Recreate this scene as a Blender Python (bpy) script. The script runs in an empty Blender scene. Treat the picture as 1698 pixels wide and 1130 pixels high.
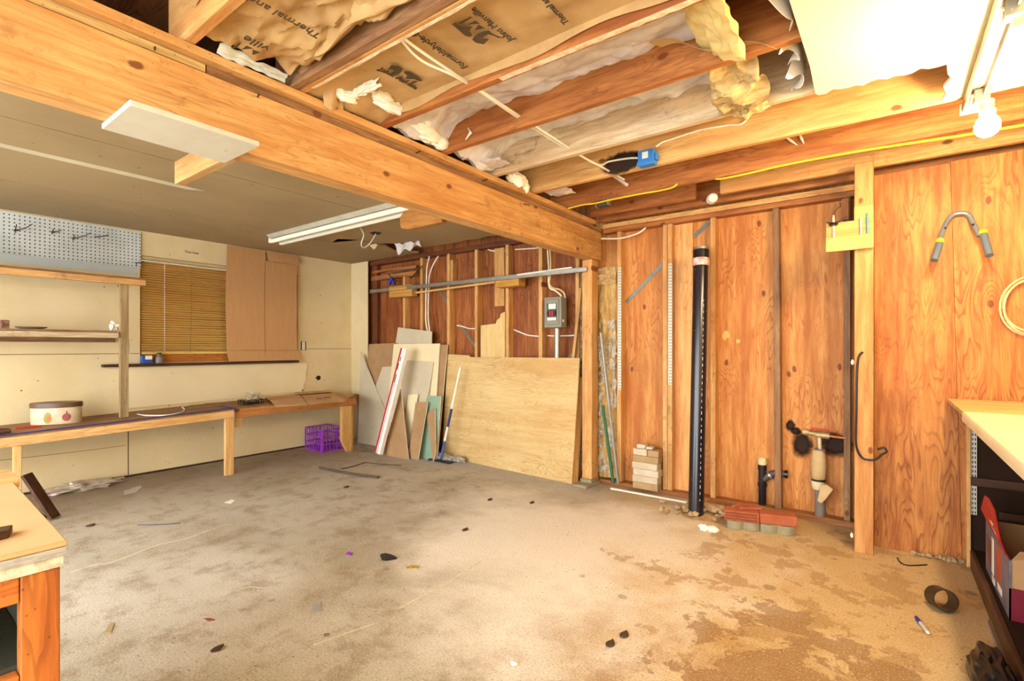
import bpy, bmesh, math, random
from mathutils import Vector, Matrix, noise
random.seed(7)
SC = bpy.context.scene
COL = SC.collection
# ------------------------------------------------------------------ camera model (1698 x 1130)
F, CX, HY, H = 831.0, 849.0, 577.0, 1.25
YAW = math.atan2(621.0, 831.0)
sn, cs = math.sin(YAW), math.cos(YAW)
def ray(px, py):
    d = px - CX
    return (-sn*F + cs*d, cs*F + sn*d, HY - py)
def PX(px, py, X):
    r = ray(px, py); k = X/r[0]; return Vector((X, r[1]*k, H + r[2]*k))
def PY(px, py, Y):
    r = ray(px, py); k = Y/r[1]; return Vector((r[0]*k, Y, H + r[2]*k))
def PZ(px, py, Z=0.0):
    r = ray(px, py); k = (Z-H)/r[2]; return Vector((r[0]*k, r[1]*k, Z))
def LEAN(px, py, Y0, t):
    r = ray(px, py); k = (Y0 + t*H)/(r[1] - t*r[2]); return Vector((r[0]*k, r[1]*k, H + r[2]*k))
YS, YB, XL, ZC, ZJ = 4.19, 4.28, -5.87, 2.40, 2.38     # stud fronts, sheathing, left wall, drywall ceiling, joist undersides

# ------------------------------------------------------------------ mesh builder
class MB:
    def __init__(s): s.v = []; s.f = []
    def add(s, vs, fs):
        o = len(s.v); s.v += [Vector(p) for p in vs]; s.f += [tuple(i+o for i in f) for f in fs]; return s
    def box(s, x0, x1, y0, y1, z0, z1):
        return s.add([(x0,y0,z0),(x1,y0,z0),(x1,y1,z0),(x0,y1,z0),(x0,y0,z1),(x1,y0,z1),(x1,y1,z1),(x0,y1,z1)],
                     [(0,3,2,1),(4,5,6,7),(0,1,5,4),(1,2,6,5),(2,3,7,6),(3,0,4,7)])
    def bar(s, a, b, w, h, up=(0,0,1)):
        """a bar from a to b, w wide across, h along up"""
        a, b = Vector(a), Vector(b); d = (b-a).normalized(); up = Vector(up)
        r = d.cross(up)
        if r.length < 1e-4: r = d.cross(Vector((0,1,0)))
        r.normalize(); u = r.cross(d).normalized()
        vs = []
        for p in (a, b):
            for i, j in ((-1,-1),(1,-1),(1,1),(-1,1)): vs.append(p + r*(w/2*i) + u*(h/2*j))
        return s.add(vs, [(0,1,2,3),(7,6,5,4),(0,4,5,1),(1,5,6,2),(2,6,7,3),(3,7,4,0)])
    def prism(s, poly, vec):
        poly = [Vector(p) for p in poly]; vec = Vector(vec); n = len(poly)
        return s.add(poly + [p+vec for p in poly], [tuple(range(n)), tuple(range(2*n-1, n-1, -1))] + [(i, i+n, (i+1)%n+n, (i+1)%n) for i in range(n)])
    def tube(s, pts, r, n=8, cap=True):
        pts = [Vector(p) for p in pts]; m = len(pts); rr = r if isinstance(r, (list, tuple)) else [r]*m
        prev = None; vs = []
        for i, p in enumerate(pts):
            d = (pts[min(i+1, m-1)] - pts[max(i-1, 0)]).normalized()
            if prev is None:
                u = d.orthogonal().normalized()
            else:
                u = prev - d*prev.dot(d)
                u = u.normalized() if u.length > 1e-5 else d.orthogonal().normalized()
            prev = u; w = d.cross(u)
            for k in range(n):
                a = 2*math.pi*k/n; vs.append(p + (u*math.cos(a) + w*math.sin(a))*rr[i])
        fs = [(i*n+k, i*n+(k+1)%n, (i+1)*n+(k+1)%n, (i+1)*n+k) for i in range(m-1) for k in range(n)]
        if cap: fs += [tuple(range(n-1, -1, -1)), tuple(range((m-1)*n, m*n))]
        return s.add(vs, fs)
    def lathe(s, prof, c=(0,0,0), n=24, sx=1, sy=1, cap=True, axis=None):
        c = Vector(c); q = Vector((0,0,1)).rotation_difference(Vector(axis)).to_matrix() if axis else Matrix.Identity(3)
        vs = []
        for r, z in prof:
            for k in range(n):
                a = 2*math.pi*k/n; vs.append(c + q @ Vector((r*sx*math.cos(a), r*sy*math.sin(a), z)))
        m = len(prof)
        fs = [(i*n+k, i*n+(k+1)%n, (i+1)*n+(k+1)%n, (i+1)*n+k) for i in range(m-1) for k in range(n)]
        if cap: fs += [tuple(range(n-1, -1, -1)), tuple(range((m-1)*n, m*n))]
        return s.add(vs, fs)
    def grid(s, fn, nu, nv, thick=None):
        vs = [Vector(fn(i/nu, j/nv)) for j in range(nv+1) for i in range(nu+1)]
        fs = [(j*(nu+1)+i, j*(nu+1)+i+1, (j+1)*(nu+1)+i+1, (j+1)*(nu+1)+i) for j in range(nv) for i in range(nu)]
        if thick is not None:
            t = Vector(thick); o = len(vs); vs += [p+t for p in vs]
            fs += [tuple(i+o for i in reversed(f)) for f in list(fs)]
            e = [i for i in range(nu+1)] + [j*(nu+1)+nu for j in range(1, nv+1)] + [nv*(nu+1)+i for i in range(nu-1, -1, -1)] + [j*(nu+1) for j in range(nv-1, 0, -1)]
            fs += [(e[i], e[i]+o, e[(i+1)%len(e)]+o, e[(i+1)%len(e)]) for i in range(len(e))]
        return s.add(vs, fs)
    def blob(s, c, rad, amp=.25, freq=2.0, seed=0, sub=3):
        b = bmesh.new(); bmesh.ops.create_icosphere(b, subdivisions=sub, radius=1)
        vs = []
        for v in b.verts:
            p = v.co.normalized(); d = 1 + amp*noise.fractal(p*freq + Vector((seed*3.7, seed*1.3, seed)), .6, 2.0, 4)*1.6
            vs.append(Vector(c) + Vector((p.x*rad[0], p.y*rad[1], p.z*rad[2]))*d)
        fs = [tuple(v.index for v in f.verts) for f in b.faces]; b.free()
        return s.add(vs, fs)
    def mesh(s, name, off, ang=35):
        me = bpy.data.meshes.new(name); me.from_pydata([p-off for p in s.v], [], s.f)
        b = bmesh.new(); b.from_mesh(me); bmesh.ops.recalc_face_normals(b, faces=b.faces); b.to_mesh(me); b.free()
        me.polygons.foreach_set('use_smooth', [True]*len(me.polygons))
        me.set_sharp_from_angle(angle=math.radians(ang)); me.update()
        return me
    def base(s):
        xs = [p.x for p in s.v]; ys = [p.y for p in s.v]; zs = [p.z for p in s.v]
        return Vector(((min(xs)+max(xs))/2, (min(ys)+max(ys))/2, min(zs)))
def smooth(pts, n=6):
    """Catmull-Rom through pts"""
    pts = [Vector(p) for p in pts]; out = []
    for i in range(len(pts)-1):
        p0, p1, p2, p3 = pts[max(i-1,0)], pts[i], pts[i+1], pts[min(i+2,len(pts)-1)]
        for k in range(n):
            t = k/n; out.append(.5*((2*p1) + (p2-p0)*t + (2*p0-5*p1+4*p2-p3)*t*t + (3*p1-p0-3*p2+p3)*t**3))
    return out + [pts[-1]]
# ------------------------------------------------------------------ object helpers
def thing(name, label, cat, loc, group=None):
    o = bpy.data.objects.new(name, None); COL.objects.link(o); o.location = Vector(loc); o.empty_display_size = .05
    o['label'] = label; o['category'] = cat
    if group: o['group'] = group
    return o
def wloc(o):
    p = Vector(o.location)
    while o.parent: o = o.parent; p += o.location
    return p
def bev(o, w, seg=2):
    if w:
        m = o.modifiers.new('edge', 'BEVEL'); m.width = w; m.segments = seg; m.limit_method = 'ANGLE'; m.angle_limit = math.radians(50)
def part(name, mb, m, parent, label=None, b=0, ang=35, kind=None):
    base = mb.base(); o = bpy.data.objects.new(name, mb.mesh(name, base, ang)); COL.objects.link(o)
    o.parent = parent; o.location = base - wloc(parent); o.data.materials.append(m); bev(o, b)
    if label: o['label'] = label
    if kind: o['kind'] = kind
    return o
def solo(name, mb, m, label, cat, group=None, b=0, ang=35, kind=None):
    base = mb.base(); o = bpy.data.objects.new(name, mb.mesh(name, base, ang)); COL.objects.link(o)
    o.location = base; o.data.materials.append(m); bev(o, b)
    o['label'] = label; o['category'] = cat
    if group: o['group'] = group
    if kind: o['kind'] = kind
    return o
def struct(name, mb, m, parent=None, b=0):
    o = bpy.data.objects.new(name, mb.mesh(name, Vector())); COL.objects.link(o); o.data.materials.append(m); bev(o, b)
    if parent: o.parent = parent
    o['kind'] = 'structure'; return o
def text(name, s, m, parent, loc, ux, uy, size, depth=.0015, label=None):
    """lettering as mesh; ux = reading direction, uy = up of the letters"""
    cu = bpy.data.curves.new('lettering', 'FONT'); cu.body = s; cu.size = size; cu.extrude = depth; cu.align_x = 'CENTER'; cu.align_y = 'CENTER'
    t = bpy.data.objects.new('lettering', cu); COL.objects.link(t)
    dg = bpy.context.evaluated_depsgraph_get(); dg.update()
    me = bpy.data.meshes.new_from_object(t.evaluated_get(dg))
    bpy.data.objects.remove(t); bpy.data.curves.remove(cu)
    ux, uy = Vector(ux).normalized(), Vector(uy); uy = (uy - ux*uy.dot(ux)).normalized(); uz = ux.cross(uy)
    R = Matrix((ux, uy, uz)).transposed().to_4x4(); me.transform(R)
    o = bpy.data.objects.new(name, me); COL.objects.link(o); o.parent = parent; o.location = Vector(loc) - wloc(parent)
    me.materials.clear(); me.materials.append(m)
    if label: o['label'] = label
    return o
def copy_tree(o, parent=None):
    c = o.copy(); COL.objects.link(c)
    if parent: c.parent = parent
    for ch in list(o.children): copy_tree(ch, c)
    return c
# ------------------------------------------------------------------ materials
def lin(c):
    return tuple(((v/255)/12.92 if v/255 <= .04045 else ((v/255+.055)/1.055)**2.4) for v in c) + (1,)
def new_mat(name):
    m = bpy.data.materials.new(name); m.use_nodes = True; nt = m.node_tree; nt.nodes.clear()
    out = nt.nodes.new('ShaderNodeOutputMaterial'); bs = nt.nodes.new('ShaderNodeBsdfPrincipled')
    nt.links.new(bs.outputs[0], out.inputs[0]); return m, nt, bs
class NT:
    def __init__(s, nt): s.nt = nt
    def n(s, t, **kw):
        x = s.nt.nodes.new('ShaderNode'+t)
        for k, v in kw.items(): setattr(x, k, v)
        return x
    def l(s, a, b): s.nt.links.new(a, b)
    def inp(s, node, i, v):
        if hasattr(v, 'is_output'): s.l(v, node.inputs[i])
        else: node.inputs[i].default_value = v
    def math(s, op, a, b=0.0, clamp=False):
        x = s.n('Math', operation=op, use_clamp=clamp); s.inp(x, 0, a); s.inp(x, 1, b); return x.outputs[0]
    def mix(s, f, a, b, mode='MIX'):
        x = s.n('Mix', data_type='RGBA', blend_type=mode); s.inp(x, 0, f); s.inp(x, 6, a); s.inp(x, 7, b); return x.outputs[2]
    def ramp(s, f, a, b):
        x = s.n('MapRange', interpolation_type='SMOOTHSTEP'); s.inp(x, 0, f); x.inputs[1].default_value = a; x.inputs[2].default_value = b; return x.outputs[0]
    def noise(s, vec, scale, detail=4, rough=.55, dist=0):
        x = s.n('TexNoise'); s.l(vec, x.inputs['Vector']); x.inputs['Scale'].default_value = scale
        x.inputs['Detail'].default_value = detail; x.inputs['Roughness'].default_value = rough; x.inputs['Distortion'].default_value = dist
        return x.outputs[0]
    def vor(s, vec, scale, rnd=1):
        x = s.n('TexVoronoi'); s.l(vec, x.inputs['Vector']); x.inputs['Scale'].default_value = scale; x.inputs['Randomness'].default_value = rnd
        return x
    def mapping(s, vec, sc=(1,1,1), loc=(0,0,0)):
        x = s.n('Mapping'); s.l(vec, x.inputs[0]); x.inputs['Scale'].default_value = sc; x.inputs['Location'].default_value = loc; return x.outputs[0]
    def coord(s, rnd=True):
        tc = s.n('TexCoord').outputs['Object']
        if not rnd: return tc
        r = s.n('ObjectInfo').outputs['Random']; x = s.n('VectorMath', operation='ADD'); s.l(tc, x.inputs[0])
        m = s.n('VectorMath', operation='SCALE'); m.inputs[0].default_value = (37, 53, 71); s.l(r, m.inputs['Scale']); s.l(m.outputs[0], x.inputs[1])
        return x.outputs[0]
    def bump(s, bs, h, strength=.2, dist=.01):
        b = s.n('Bump'); b.inputs['Strength'].default_value = strength; b.inputs['Distance'].default_value = dist; s.l(h, b.inputs['Height']); s.l(b.outputs[0], bs.inputs['Normal'])
_MC = {}
def wood(key, light, dark, axis='Z', ply=False, knots=.06, dirt=.25, rough=.62, lines=None, mold=0.0, bands=.55, moldc=(60,50,42)):
    k = (key, axis)
    if k in _MC: return _MC[k]
    m, nt, bs = new_mat(key + '_along_' + axis.lower()); N = NT(nt)
    co = N.coord(); ax = 'XYZ'.index(axis)
    sc = [9.0]*3; sc[ax] = .8
    c1 = N.mapping(co, sc)
    streak = N.noise(c1, 3.5, 7, .65, .3)
    sc2 = [1.0]*3; sc2[ax] = .16 if ply else .1
    c2 = N.mapping(co, sc2)
    sp3 = N.n('SeparateXYZ'); N.l(co, sp3.inputs[0]); cb3 = N.n('CombineXYZ')
    N.l(N.math('MULTIPLY', sp3.outputs[ax], .55), cb3.inputs[0]); N.l(sp3.outputs[0 if axis == 'Z' else 2], cb3.inputs[1])
    v = N.vor(cb3.outputs[0], 3.6 if not ply else 3.2); v.voronoi_dimensions = '2D'; vc = N.n('SeparateColor'); N.l(v.outputs['Color'], vc.inputs[0])
    kw = N.noise(co, 30, 2); kd = N.math('ADD', N.math('ADD', v.outputs['Distance'], N.math('MULTIPLY', N.math('SUBTRACT', kw, .5), .05)), N.math('MULTIPLY', N.math('GREATER_THAN', vc.outputs[0], .3 if ply else .42), 1.0))
    kn = N.math('SUBTRACT', 1.0, N.ramp(kd, knots*.55, knots)) if knots else None
    n2 = N.noise(c2, 4.6 if ply else 9.0, 3, .5, .3)
    ph = N.math('MULTIPLY', n2, 34.0 if ply else 18.0)
    if knots:
        near = N.math('SUBTRACT', 1.0, N.ramp(kd, 0, knots*5)); ph = N.math('ADD', ph, N.math('MULTIPLY', near, 2.2))
    fr = N.math('FRACT', ph)
    ln = N.math('MULTIPLY', N.ramp(fr, .5, .93), N.math('SUBTRACT', 1.0, N.ramp(fr, .93, 1.0)))
    ln = N.math('MULTIPLY', ln, N.math('ADD', .25, N.math('MULTIPLY', N.ramp(N.noise(co, 2.3, 3), .42, .62), .75)))
    col = N.mix(N.ramp(streak, .3, .72), lin(dark), lin(light))
    lc = lin(lines) if lines else lin([max(0, c*.62) for c in dark])
    col = N.mix(N.math('MULTIPLY', ln, .7 if ply else .4), col, lc)
    sc3 = [3.0]*3; sc3[ax] = .35
    br_ = N.noise(N.mapping(co, sc3, (3,9,5)), 2.2, 4, .55)
    col = N.mix(N.math('MULTIPLY', N.ramp(br_, .46, .7), bands), col, lin([dark[0]*.93, dark[1]*.84, dark[2]*.7]))
    col = N.mix(N.math('MULTIPLY', N.ramp(br_, .48, .3), bands*.5), col, lin([min(255,light[0]*1.05), min(255,light[1]*1.08), min(255,light[2]*1.12)]))
    d = N.noise(co, 1.6, 5, .6)
    col = N.mix(N.math('MULTIPLY', N.ramp(d, .52, .78), dirt), col, lin([c*.5 for c in dark]))
    sp = N.vor(co, 38); col = N.mix(N.math('MULTIPLY', N.math('SUBTRACT', 1.0, N.ramp(sp.outputs['Distance'], .07, .13)), N.math('MULTIPLY', N.ramp(d, .4, .6), .6)), col, lin((48,26,12)))
    if knots: col = N.mix(N.math('MULTIPLY', kn, .85), col, lin((104,48,22)))
    if mold:
        mo = N.noise(co, 9, 8, .75); mk = N.math('MULTIPLY', N.ramp(mo, .53, .66), N.ramp(N.noise(co, 1.3, 3, .5), .42, .6))
        col = N.mix(N.math('MULTIPLY', mk, mold), col, lin(moldc))
    N.l(col, bs.inputs['Base Color']); bs.inputs['Roughness'].default_value = rough
    bs.inputs['Specular IOR Level'].default_value = .35
    N.bump(bs, N.math('ADD', streak, N.math('MULTIPLY', ln, .6)), .18, .004)
    _MC[k] = m; return m
def plain(key, c, rough=.6, c2=None, scale=6, amt=.5, bump=0, metal=0, spec=.4, specks=None, emis=None, stretch=None):
    if key in _MC: return _MC[key]
    m, nt, bs = new_mat(key); N = NT(nt)
    bs.inputs['Roughness'].default_value = rough; bs.inputs['Metallic'].default_value = metal; bs.inputs['Specular IOR Level'].default_value = spec
    co = N.coord()
    if stretch: co = N.mapping(co, stretch)
    if c2 is None: c2 = [v*.86 for v in c]
    n1 = N.noise(co, scale, 6, .62)
    col = N.mix(N.math('MULTIPLY', N.ramp(n1, .35, .7), amt), lin(c), lin(c2))
    if specks:
        sp = N.vor(co, specks[1]); col = N.mix(N.math('MULTIPLY', N.math('SUBTRACT', 1.0, N.ramp(sp.outputs['Distance'], .05, .09)), N.math('MULTIPLY', N.ramp(N.noise(co, 1.7, 3), .45, .55), .85)), col, lin(specks[0]))
    N.l(col, bs.inputs['Base Color'])
    if bump: N.bump(bs, n1, bump, .01)
    if emis: bs.inputs['Emission Color'].default_value = lin(emis[0]); bs.inputs['Emission Strength'].default_value = emis[1]
    _MC[key] = m; return m
def fir(ax): return wood('fir', (222,176,112), (190,134,72), ax, dirt=.35, mold=.45, moldc=(124,74,36))
def fir_red(ax): return wood('red_fir', (190,126,66), (142,80,36), ax, dirt=.35)
def fir_blond(ax): return wood('blond_fir', (226,184,118), (196,144,80), ax, dirt=.2)
def pine(ax): return wood('pine', (228,190,130), (204,156,92), ax, dirt=.12)
def fir_old(ax): return wood('weathered_fir', (168,128,88), (120,84,52), ax, dirt=.4)
def dark(ax): return wood('dark_stained', (86,52,30), (52,30,18), ax, dirt=.4)
WHITEJ = lambda ax: wood('moldy_whitewashed', (226,206,170), (188,160,120), ax, dirt=.35, knots=0, mold=.85)
PLY_O = wood('orange_plywood', (200,136,68), (160,90,36), 'Z', ply=True, knots=.055, dirt=.5, lines=(112,54,18))
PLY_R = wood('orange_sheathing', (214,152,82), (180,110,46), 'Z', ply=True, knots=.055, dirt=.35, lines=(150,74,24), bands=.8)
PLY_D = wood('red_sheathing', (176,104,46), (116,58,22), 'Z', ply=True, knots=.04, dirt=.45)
PLY_T = wood('tan_plywood', (212,184,130), (200,166,108), 'X', ply=True, knots=.0, dirt=.1, mold=.3, lines=(176,136,82), moldc=(96,70,40))
MAPLE = wood('maple_board', (222,190,130), (206,168,104), 'Z', knots=0, dirt=.08)
DRY = plain('drywall_cream', (222,204,160), .85, (204,182,134), 1.8, .6, specks=((52,40,28), 11))
DRYP = plain('drywall_cream_clean', (228,212,172), .85, (216,196,148), 2.2, .45, specks=((90,76,56), 5))
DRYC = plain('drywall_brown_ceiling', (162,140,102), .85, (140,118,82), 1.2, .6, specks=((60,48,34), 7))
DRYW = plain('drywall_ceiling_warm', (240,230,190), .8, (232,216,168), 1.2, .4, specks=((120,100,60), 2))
DRYG = plain('drywall_face_grey', (198,186,158), .85, (180,166,136), 4, .5, specks=((110,90,66), 10))
DRYB = plain('drywall_back_brown', (168,132,92), .85, (146,112,74), 5, .6, specks=((210,196,170), 12))
GREEN = plain('drywall_green', (140,166,140), .85, (120,146,118), 5, .5)
GYP = plain('gypsum_white', (232,228,214), .9)
KRAFT = plain('kraft_paper', (196,164,112), .72, (166,130,80), 5, .7, bump=.25)
CARD = plain('cardboard', (192,148,100), .8, (176,130,84), 3, .5, stretch=(1,30,1))
CARDB = plain('cardboard_bench', (212,170,118), .8, (184,138,86), 4, .6)
FOIL = plain('foil_facing', (226,222,222), .3, (186,180,178), 5, .7, bump=.9, metal=.0, spec=.8)
FLUFF = plain('fiberglass_white', (252,250,236), .95, (244,236,208), 12, .5, bump=.35)
YFLUFF = plain('fiberglass_yellow', (226,206,140), .95, (196,168,96), 8, .7, bump=.6)
STEEL = plain('galvanised_steel', (178,176,168), .38, (140,138,130), 20, .5, metal=.8)
STRAP = plain('grey_steel_strap', (128,126,112), .5, (96,94,80), 20, .5, metal=.6)
GREYP = plain('grey_paint', (134,132,116), .5, (120,118,102), 10, .4)
CABLE = plain('white_cable', (236,232,216), .5, (214,206,184), 10, .4)
YCABLE = plain('yellow_cable', (236,198,40), .5, (214,172,30), 10, .4)
BLACK = plain('black_plastic', (22,20,20), .35, (34,31,30), 12, .5)
ABS = plain('black_pipe', (26,22,30), .22, (40,34,44), 9, .5, spec=.6, specks=((170,160,150), 24))
BLUE = plain('blue_plastic', (52,128,206), .45, (44,112,190), 10, .3)
NAVY = plain('navy_edge', (44,48,104), .6, (34,36,84), 10, .5)
WHITE = plain('white_plastic', (236,232,220), .5, (220,214,198), 10, .4)
PURPLE = plain('purple_plastic', (150,56,188), .45, (128,40,164), 10, .4)
CREAMP = plain('cream_paint', (214,204,178), .6, (196,184,154), 8, .5)
INK = plain('print_ink', (70,56,38), .8, (92,74,50), 30, .6)
RUST = plain('rusty_nail', (84,56,40), .6, (60,40,30), 30, .5, metal=.4)
HDW = plain('hook_steel', (40,38,38), .4, metal=.6)
BRICKP = plain('pale_brick', (206,192,168), .9, (178,160,132), 9, .7, bump=.4)
BRICKR = plain('red_brick', (176,96,60), .9, (148,74,42), 9, .7, bump=.4)
CONC = plain('grey_concrete', (150,140,112), .9, (126,114,86), 10, .6, bump=.4)
TAPEW = plain('pipe_wrap', (206,176,128), .8, (178,146,98), 8, .6, bump=.2)
PIPEG = plain('grey_foam', (128,116,104), .85)
BRASS = plain('aged_brass', (190,170,120), .5, (140,130,96), 20, .7, metal=.5)
TUBE_W = plain('fluorescent_glass', (236,234,214), .3, (228,224,200), 10, .2)
RED = plain('red_print', (190,30,34), .45, (170,24,30), 8, .4)
GREYBOX = plain('grey_print', (120,116,128), .5, (84,80,92), 9, .8)
DKBROWN = plain('dark_laminate', (50,32,20), .85, (36,22,14), 3, .6, spec=.15)
COUNTER = plain('cream_laminate', (226,208,170), .35, (206,184,140), 3, .5, specks=((110,84,54), 7))
STONE = plain('rubble', (178,152,112), .95, (128,102,70), 14, .7, bump=.5)
SOIL = plain('dust_soil', (184,150,100), .98, (140,108,68), 20, .7, bump=.6)
PAPERW = plain('white_paper', (240,234,218), .9, (224,214,190), 12, .5)
GLASS = None
def glass():
    m, nt, bs = new_mat('clear_plastic'); bs.inputs['Roughness'].default_value = .25; bs.inputs['Transmission Weight'].default_value = .7; bs.inputs['Base Color'].default_value = (.85,.85,.82,1); bs.inputs['IOR'].default_value = 1.2; return m
GLASS = glass()
def bulb_mat():
    m, nt, bs = new_mat('lit_bulb'); bs.inputs['Base Color'].default_value = (1,.95,.85,1)
    bs.inputs['Emission Color'].default_value = (1.0,.76,.46,1); bs.inputs['Emission Strength'].default_value = BULB; return m
BULB = 680.0
LIT = bulb_mat()
def peg_mat():
    m, nt, bs = new_mat('pegboard'); N = NT(nt); co = N.coord(False)
    sx = N.n('SeparateXYZ'); N.l(co, sx.inputs[0])
    P = .0315
    a = N.math('SUBTRACT', N.math('FRACT', N.math('DIVIDE', sx.outputs[1], P)), .5); b = N.math('SUBTRACT', N.math('FRACT', N.math('DIVIDE', sx.outputs[2], P)), .5)
    d = N.math('SQRT', N.math('ADD', N.math('MULTIPLY', a, a), N.math('MULTIPLY', b, b)))
    n = N.noise(co, 3, 4)
    base = N.mix(N.ramp(n, .35, .7), lin((206,212,208)), lin((186,192,186)))
    N.l(N.mix(N.ramp(d, .15, .2), lin((26,26,26)), base), bs.inputs['Base Color']); bs.inputs['Roughness'].default_value = .6
    return m
def slot_mat():
    m, nt, bs = new_mat('slotted_steel'); N = NT(nt); co = N.coord(False)
    sx = N.n('SeparateXYZ'); N.l(co, sx.inputs[0])
    z = N.math('SUBTRACT', N.math('FRACT', N.math('DIVIDE', sx.outputs[2], .026)), .5)
    x = N.math('ABSOLUTE', N.math('SUBTRACT', N.math('ABSOLUTE', sx.outputs[0]), .0055))
    k = N.math('MULTIPLY', N.math('LESS_THAN', x, .0025), N.math('LESS_THAN', N.math('ABSOLUTE', z), .3))
    N.l(N.mix(k, lin((196,190,172)), lin((40,32,24))), bs.inputs['Base Color']); bs.inputs['Roughness'].default_value = .45; bs.inputs['Metallic'].default_value = .3
    return m
def floor_mat():
    m, nt, bs = new_mat('stained_concrete'); N = NT(nt); co = N.coord(False)
    n1 = N.noise(co, .9, 6, .6, .3); n2 = N.noise(co, 5, 8, .7); n3 = N.noise(co, 110, 3, .7)
    sx = N.n('SeparateXYZ'); N.l(co, sx.inputs[0]); X, Y = sx.outputs[0], sx.outputs[1]
    col = N.mix(N.ramp(n1, .35, .7), lin((194,186,168)), lin((162,150,126)))
    col = N.mix(N.math('MULTIPLY', N.ramp(n2, .46, .66), .6), col, lin((132,110,80)))
    # ochre dust plus painted-in warm bulb light, by the pipes and the counter
    wob = N.math('MULTIPLY', N.math('SUBTRACT', n1, .5), 2.4)
    och = N.ramp(N.math('ADD', N.math('ADD', N.math('MULTIPLY', X, .8), wob), N.math('MULTIPLY', Y, .12)), -1.05, -.1)
    col = N.mix(N.math('MULTIPLY', och, .72), col, lin((200,164,100)))
    # brown dirt along the left wall
    dl = N.math('MULTIPLY', N.math('SUBTRACT', 1.0, N.ramp(N.math('ADD', X, wob), -5.6, -3.6)), .6)
    col = N.mix(dl, col, lin((140,112,78)))
    # bright pool of light painted into the middle of the floor
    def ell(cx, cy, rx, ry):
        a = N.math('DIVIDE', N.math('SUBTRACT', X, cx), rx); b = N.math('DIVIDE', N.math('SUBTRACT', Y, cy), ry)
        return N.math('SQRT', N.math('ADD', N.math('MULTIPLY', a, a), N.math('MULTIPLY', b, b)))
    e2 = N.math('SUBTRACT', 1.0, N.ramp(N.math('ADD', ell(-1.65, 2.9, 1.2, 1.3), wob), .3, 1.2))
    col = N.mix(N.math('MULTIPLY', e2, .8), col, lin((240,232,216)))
    # oil and water stains with crisp outlines
    st = N.math('ADD', N.math('MULTIPLY', N.noise(co, 1.9, 7, .68, .5), .6), N.math('MULTIPLY', N.noise(N.mapping(co, (1,1,1), (7,3,0)), 6.5, 5, .65), .4))
    em = N.math('SUBTRACT', 1.0, N.ramp(ell(-.35, 2.25, .80, .72), .45, 1.2))
    sm = N.ramp(N.math('MULTIPLY', st, N.math('ADD', .45, N.math('MULTIPLY', em, .62))), .508, .528)
    col = N.mix(N.math('MULTIPLY', sm, .6), col, lin((122,84,42)))
    em2 = N.math('SUBTRACT', 1.0, N.ramp(ell(-.35, 1.75, 1.0, .8), .2, 1.2))
    col = N.mix(N.math('MULTIPLY', N.math('MULTIPLY', em2, N.ramp(n2, .35, .6)), .5), col, lin((140,92,44)))
    fb_ = N.noise(N.mapping(co, (1,1,1), (11,4,2)), 4.5, 6, .65)
    fm = N.math('MULTIPLY', N.ramp(N.math('MULTIPLY', fb_, N.math('ADD', .62, N.math('MULTIPLY', och, .4))), .535, .56), .5)
    col = N.mix(fm, col, lin((150,112,62)))
    v = N.vor(co, 3.2); vs = N.math('MULTIPLY', N.math('SUBTRACT', 1.0, N.ramp(N.math('ADD', v.outputs['Distance'], N.math('MULTIPLY', N.math('SUBTRACT', n2, .5), .3)), .07, .1)), N.ramp(n1, .42, .5))
    col = N.mix(N.math('MULTIPLY', vs, .45), col, lin((96,74,48)))
    dg = N.math('MULTIPLY', N.ramp(N.math('ADD', Y, N.math('MULTIPLY', wob, .25)), 3.62, 3.85), N.math('SUBTRACT', 1.0, N.ramp(X, -2.3, -1.9)))
    col = N.mix(N.math('MULTIPLY', dg, N.ramp(N.noise(co, 12, 5, .7), .3, .6)), col, lin((176,172,164)))
    # grit
    g = N.vor(co, 26); gs = N.math('SUBTRACT', 1.0, N.ramp(g.outputs['Distance'], .08, .13))
    col = N.mix(N.math('MULTIPLY', N.math('MULTIPLY', gs, N.ramp(N.noise(co, 2.2, 4), .44, .6)), .8), col, lin((52,40,28)))
    col = N.mix(N.math('MULTIPLY', N.ramp(n3, .5, .68), .42), col, lin((104,84,58)))
    col = N.mix(N.math('MULTIPLY', N.ramp(n3, .47, .32), .3), col, lin((242,232,212)))
    N.l(col, bs.inputs['Base Color']); bs.inputs['Roughness'].default_value = .75; bs.inputs['Specular IOR Level'].default_value = .3
    N.bump(bs, N.math('ADD', n3, n2), .25, .006)
    return m
def blind_mat(): return plain('blind_slat_wood', (228,198,116), .5, (208,172,88), 8, .5, stretch=(8,1,8))
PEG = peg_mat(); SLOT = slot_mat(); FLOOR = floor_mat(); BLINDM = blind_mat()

# ================================================================== SETTING
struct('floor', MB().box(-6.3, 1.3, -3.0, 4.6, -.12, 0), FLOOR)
# left wall with its window opening (window y 1.74..3.40, z 1.09..2.17)
wy0, wy1, wz0, wz1 = 1.755, 3.40, 1.10, 2.16
w = MB().box(XL-.1, XL, -3, wy0, 0, 2.62).box(XL-.1, XL, wy1, 4.4, 0, 2.62).box(XL-.1, XL, wy0, wy1, 0, wz0).box(XL-.1, XL, wy0, wy1, wz1, 2.62)
wl = struct('wall_left', w, DRY)
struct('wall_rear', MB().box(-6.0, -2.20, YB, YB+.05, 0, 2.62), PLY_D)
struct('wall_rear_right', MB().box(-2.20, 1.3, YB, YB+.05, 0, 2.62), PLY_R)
struct('wall_right', MB().box(1.15, 1.25, -3, 4.6, 0, 2.62), DRY)
struct('ceiling_deck', MB().box(-6.3, 1.3, -1.2, 4.6, 2.62, 2.66), wood('subfloor', (150,96,52), (108,62,30), 'X', ply=True, dirt=.4))
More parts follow.
